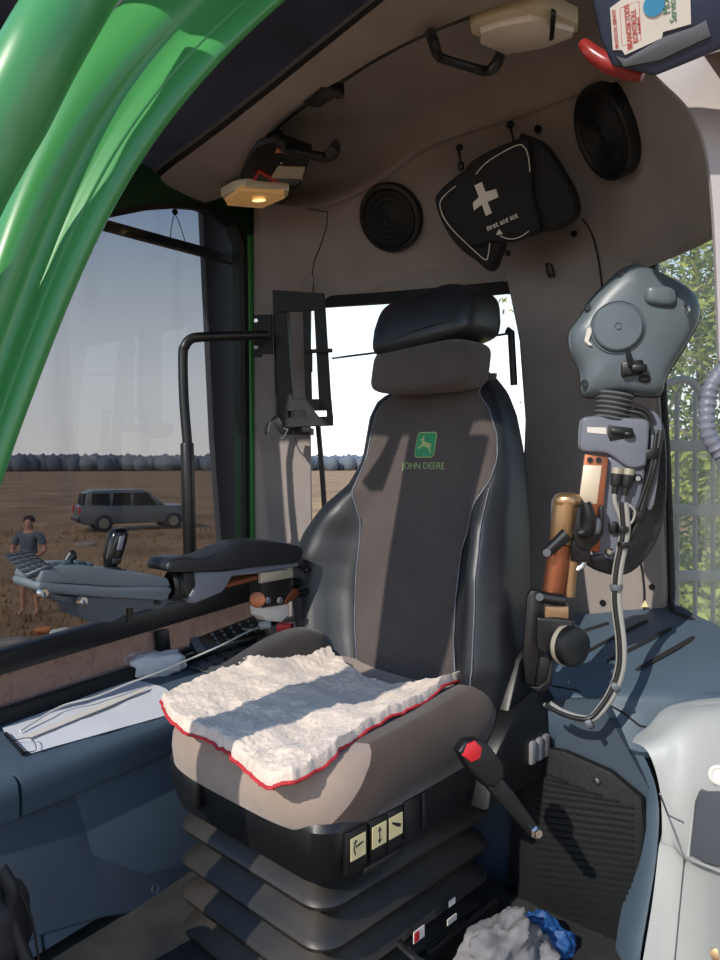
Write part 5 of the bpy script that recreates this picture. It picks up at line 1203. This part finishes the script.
# skirt arch around the grille
sk_o = [(548, 712), (575, 712), (605, 722), (635, 744), (652, 775), (659, 810), (656, 860), (648, 910), (640, 960), (636, 1010)]
sk_i = [(548, 748), (568, 752), (592, 762), (618, 778), (638, 796), (643, 815), (640, 860), (634, 905), (626, 950), (620, 1010)]
sY = [1.60, 1.585, 1.56, 1.52, 1.48, 1.45, 1.43, 1.41, 1.39, 1.38]
A = spline([P(x, y, Y) for (x, y), Y in zip(sk_o, sY)], 5); B = spline([P(x, y, Y + .03) for (x, y), Y in zip(sk_i, sY)], 5)
bm = NB(); loft(bm, [[a + V((.02, .06, 0)), a, a.lerp(b, .3) - V((.0, .008, 0)), a.lerp(b, .75) - V((0, .004, 0)), b, b + V((0, .05, 0))] for a, b in zip(A, B)], closed=True, caps=True); mk('console_skirt', bm, 'console', rc, 60)
# grille mat
GN = (P(640, 860, 1.46) - P(530, 860, 1.62)).cross(ZV).normalized(); GN = GN if GN.y < 0 else -GN; G0 = P(530, 860, 1.62)
def GG(px, py, off=0.): return PP(px, py, G0 + GN * off, GN)
gm = thing('vent_grille', 'black perforated vent grille on the side wall right of the seat base', 'grille', GG(580, 960))
bm = NB(); slab(bm, [GG(*p) for p in [(515, 742), (565, 752), (610, 772), (641, 798), (644, 830), (636, 900), (624, 1000), (500, 1000)]], -GN * .02, .004); gbm = bm
gx = V((GN.y, -GN.x, 0)); gx = gx if gx.x > 0 else -gx
ribs = []
for k in range(34):
    y = 775 + k * 6.6; x0, x1 = 535, min(634, 560 + (y - 772) * 2.6)
    b = NB(); tube(b, [GG(x0, y - 6, .001), GG(x1, y + 7, .001)], .0026, 6); join(gbm, b)
mk('grille_panel', gbm, 'grille', gm)
for x, y in ((597, 781), (566, 943)):
    bm = NB(); lathe(bm, GG(x, y, .003), GN, [(.007, 0), (.007, .004), (0, .006)], 12); mk('screw', bm, 'steel', gm)
# lower dark skirting continuing behind the seat base (side of wheel box)
bm = NB(); slab(bm, [GG(440, 700, -.03), GG(600, 700, -.03), GG(650, 790, -.03), GG(650, 1040, -.03), GG(440, 1040, -.03)], -GN * .03); mk('inner_wall', bm, 'console_dark', rc)
# pale module at the right edge
md = thing('pale_side_console', 'pale grey moulded console at the lower right edge', 'console', P(700, 1000, 1.2))
def z8(x, y): return (500 + x / 3, 640 + y / 3)
top_px = [(632, 742, 1.36), (645, 732, 1.40), (662, 714, 1.42), (690, 706, 1.40), (740, 700, 1.34), (800, 698, 1.2)]
mid_px = [(648, 752, 1.30), (662, 742, 1.30), (680, 728, 1.31), (704, 716, 1.29), (745, 712, 1.22), (810, 712, 1.1)]
m2_px = [(660, 790, 1.29), (668, 780, 1.28), (684, 772, 1.27), (706, 768, 1.23), (746, 764, 1.15), (830, 760, 1.04)]
m3_px = [(662, 840, 1.29), (672, 842, 1.28), (684, 852, 1.25), (706, 862, 1.2), (746, 870, 1.1), (850, 880, 1.0)]
m3b = [(659, 846, 1.30), (672, 850, 1.285), (684, 860, 1.265), (706, 870, 1.215), (746, 880, 1.115), (850, 890, 1.01)]
m4_px = [(652, 905, 1.30), (668, 905, 1.29), (682, 910, 1.27), (706, 915, 1.22), (746, 925, 1.12), (850, 940, 1.02)]
m5_px = [(636, 1000, 1.31), (662, 1000, 1.30), (680, 1000, 1.28), (706, 1000, 1.23), (746, 1000, 1.13), (850, 1000, 1.03)]
rows = rows_dense([top_px, mid_px, m2_px, m3_px, m3b, m4_px, m5_px], 5, 4); bm = NB(); thick_sheet(bm, rows, V((.03, .06, -.01))); mk('module_shell', bm, 'pale_module', md, 60)
bvm = (lambda b: (thick_sheet(b, rows, V((.03, .06, -.01))), BVHTree.FromBMesh(b))[1])(NB())
def MD(px, py, off=0.):
    h = bvm.ray_cast(CAM, ray(px, py).normalized())
    if h[0] is None: return P(px, py, 1.15 - off)
    n = h[1] if h[1].dot(ray(px, py)) < 0 else -h[1]; return h[0] + n * off
bm = NB(); o_ = [(697, 794), (702, 791), (760, 800), (770, 870), (722, 868), (692, 856), (691, 848)]
m0, m1, m2_ = MD(700, 800), MD(696, 850), MD(719, 830); mn = (m1 - m0).cross(m2_ - m0).normalized(); mn = mn if mn.y < 0 else -mn
slab(bm, spline([PP(x, y, m0 + mn * .008, mn) for x, y in o_], 2, True), -mn * .02, .002); mk('inset_panel', bm, 'panel_grey', md, 40)
bm = NB(); tube(bm, [PP(x, y, m0 + mn * .008, mn) for x, y in [(699, 789), (694, 800), (688, 856), (694, 861), (722, 872)]], .003, 8); mk('panel_edge', bm, 'pale_module', md)
bm = NB(); tube(bm, [MD(x, y, .001) for x, y in [(660, 794), (668, 815), (684, 856), (684, 866), (675, 960)]], .0016, 6); mk('seam', bm, 'panel_grey', md)
bm = NB(); lathe(bm, MD(719, 775, .004), V((-.5, -.8, .3)), [(.016, -.004), (.016, .004), (.011, .006), (.009, .003), (0, .003)], 20); mk('ring_cap', bm, 'white', md)
bm = NB(); lathe(bm, MD(717, 955, .004), V((-.5, -.8, .3)), [(.010, -.004), (.010, .004), (0, .006)], 16); mk('brass_screw', bm, 'brass', md)

# =================================================================== FLOOR ITEMS
gl_ = P(510, 945, 1.36)
def rag(name, c, half, ax, m, label, cat, seed, e=.8):
    bm = NB(); superell(bm, c, half, ax, e, 60, 34, lambda q: q * (1 + .35 * noise.noise(q * 1.7 + V((seed, 0, 0))) + .14 * noise.noise(q * 5 + V((seed, 3, 0)))))
    return tag(mk(name, bm, m, None, 50, loc=V((c[0], c[1], c[2] - half[2]))), label, cat)
rag('work_glove', P(498, 950, 1.36), (.085, .05, .045), (V((.8, .5, .2)), V((-.5, .8, 0)), ZV), 'cloth_grey', 'crumpled grey work glove at the foot of the seat', 'glove', 2)
rag('grey_rag', P(530, 958, 1.40), (.05, .05, .04), (V((1, 0, 0)), V((0, 1, 0)), ZV), 'cloth_grey', 'small grey rag lying against the blue cloth', 'rag', 5)
rag('blue_cloth', P(545, 945, 1.47), (.06, .04, .055), (V((.9, -.3, -.3)), V((.3, .9, 0)), V((.3, 0, .9))), 'blue', 'blue cloth lying behind the grey work glove', 'cloth', 9)
# steering column boot at lower left edge
cb2 = thing('pedal_lever', 'dark lever and boot at the lower left edge', 'lever', P(-10, 1010, 1.1))
bm = NB(); superell(bm, P(-12, 930, 1.12), (.06, .06, .08), (V((1, 0, 0)), V((0, 1, 0)), ZV), .8, 28, 18, lambda q: q * (1 + .05 * math.sin(q.z * 22))); mk('rubber_boot', bm, 'rubber', cb2, 60)
bm = NB(); tube(bm, spline([P(0, 868, 1.1), P(12, 890, 1.1), P(10, 915, 1.1), P(22, 950, 1.1), P(38, 985, 1.1)], 5), .010, 10); mk('lever_rod', bm, 'rubber', cb2, 60)
bm = NB(); tube(bm, spline([P(-5, 880, 1.12), P(18, 892, 1.12), P(32, 920, 1.12), P(40, 970, 1.12)], 6), .002, 6); mk('wire', bm, 'cable_black', cb2, 60)

# =================================================================== LIGHT
w = bpy.data.worlds.new('world'); sc.world = w; w.use_nodes = True
N = w.node_tree.nodes; K_ = w.node_tree.links; bg = N['Background']
tc = N.new('ShaderNodeTexCoord'); sx = N.new('ShaderNodeSeparateXYZ'); cr = N.new('ShaderNodeValToRGB')
K_.new(tc.outputs['Generated'], sx.inputs[0]); K_.new(sx.outputs['Z'], cr.inputs['Fac']); K_.new(cr.outputs['Color'], bg.inputs['Color'])
e = cr.color_ramp.elements; e[0].position = 0; e[0].color = (1, .98, .96, 1); e[1].position = 1; e[1].color = (.08, .17, .38, 1)
x = cr.color_ramp.elements.new(.10); x.color = (.90, .96, 1., 1)
x = cr.color_ramp.elements.new(.22); x.color = (.62, .72, .82, 1)
x = cr.color_ramp.elements.new(.34); x.color = (.28, .42, .66, 1)
bg.inputs['Strength'].default_value = 1.9
sd = bpy.data.lights.new('sun', 'SUN'); so = bpy.data.objects.new('sun', sd); COL.objects.link(so)
sd.energy = 3.9; sd.angle = R(.6); sd.color = (1, .93, .82)
to_sun = V((-.52, -.64, .60)).normalized()
so.rotation_euler = to_sun.to_track_quat('Z', 'Y').to_euler()
ld = bpy.data.lights.new('lamp_glow', 'POINT'); lo = bpy.data.objects.new('lamp_glow', ld); COL.objects.link(lo)
ld.energy = .06; ld.color = (1, .7, .4); ld.shadow_soft_size = .03; lo.location = CZ(259, 202, 1.77); bpy.data.objects.remove(lo)

sc.view_settings.view_transform = 'Standard'; sc.view_settings.look = 'None'; sc.view_settings.gamma = 1; sc.view_settings.use_curve_mapping = False
sc.view_settings.exposure = 0.0
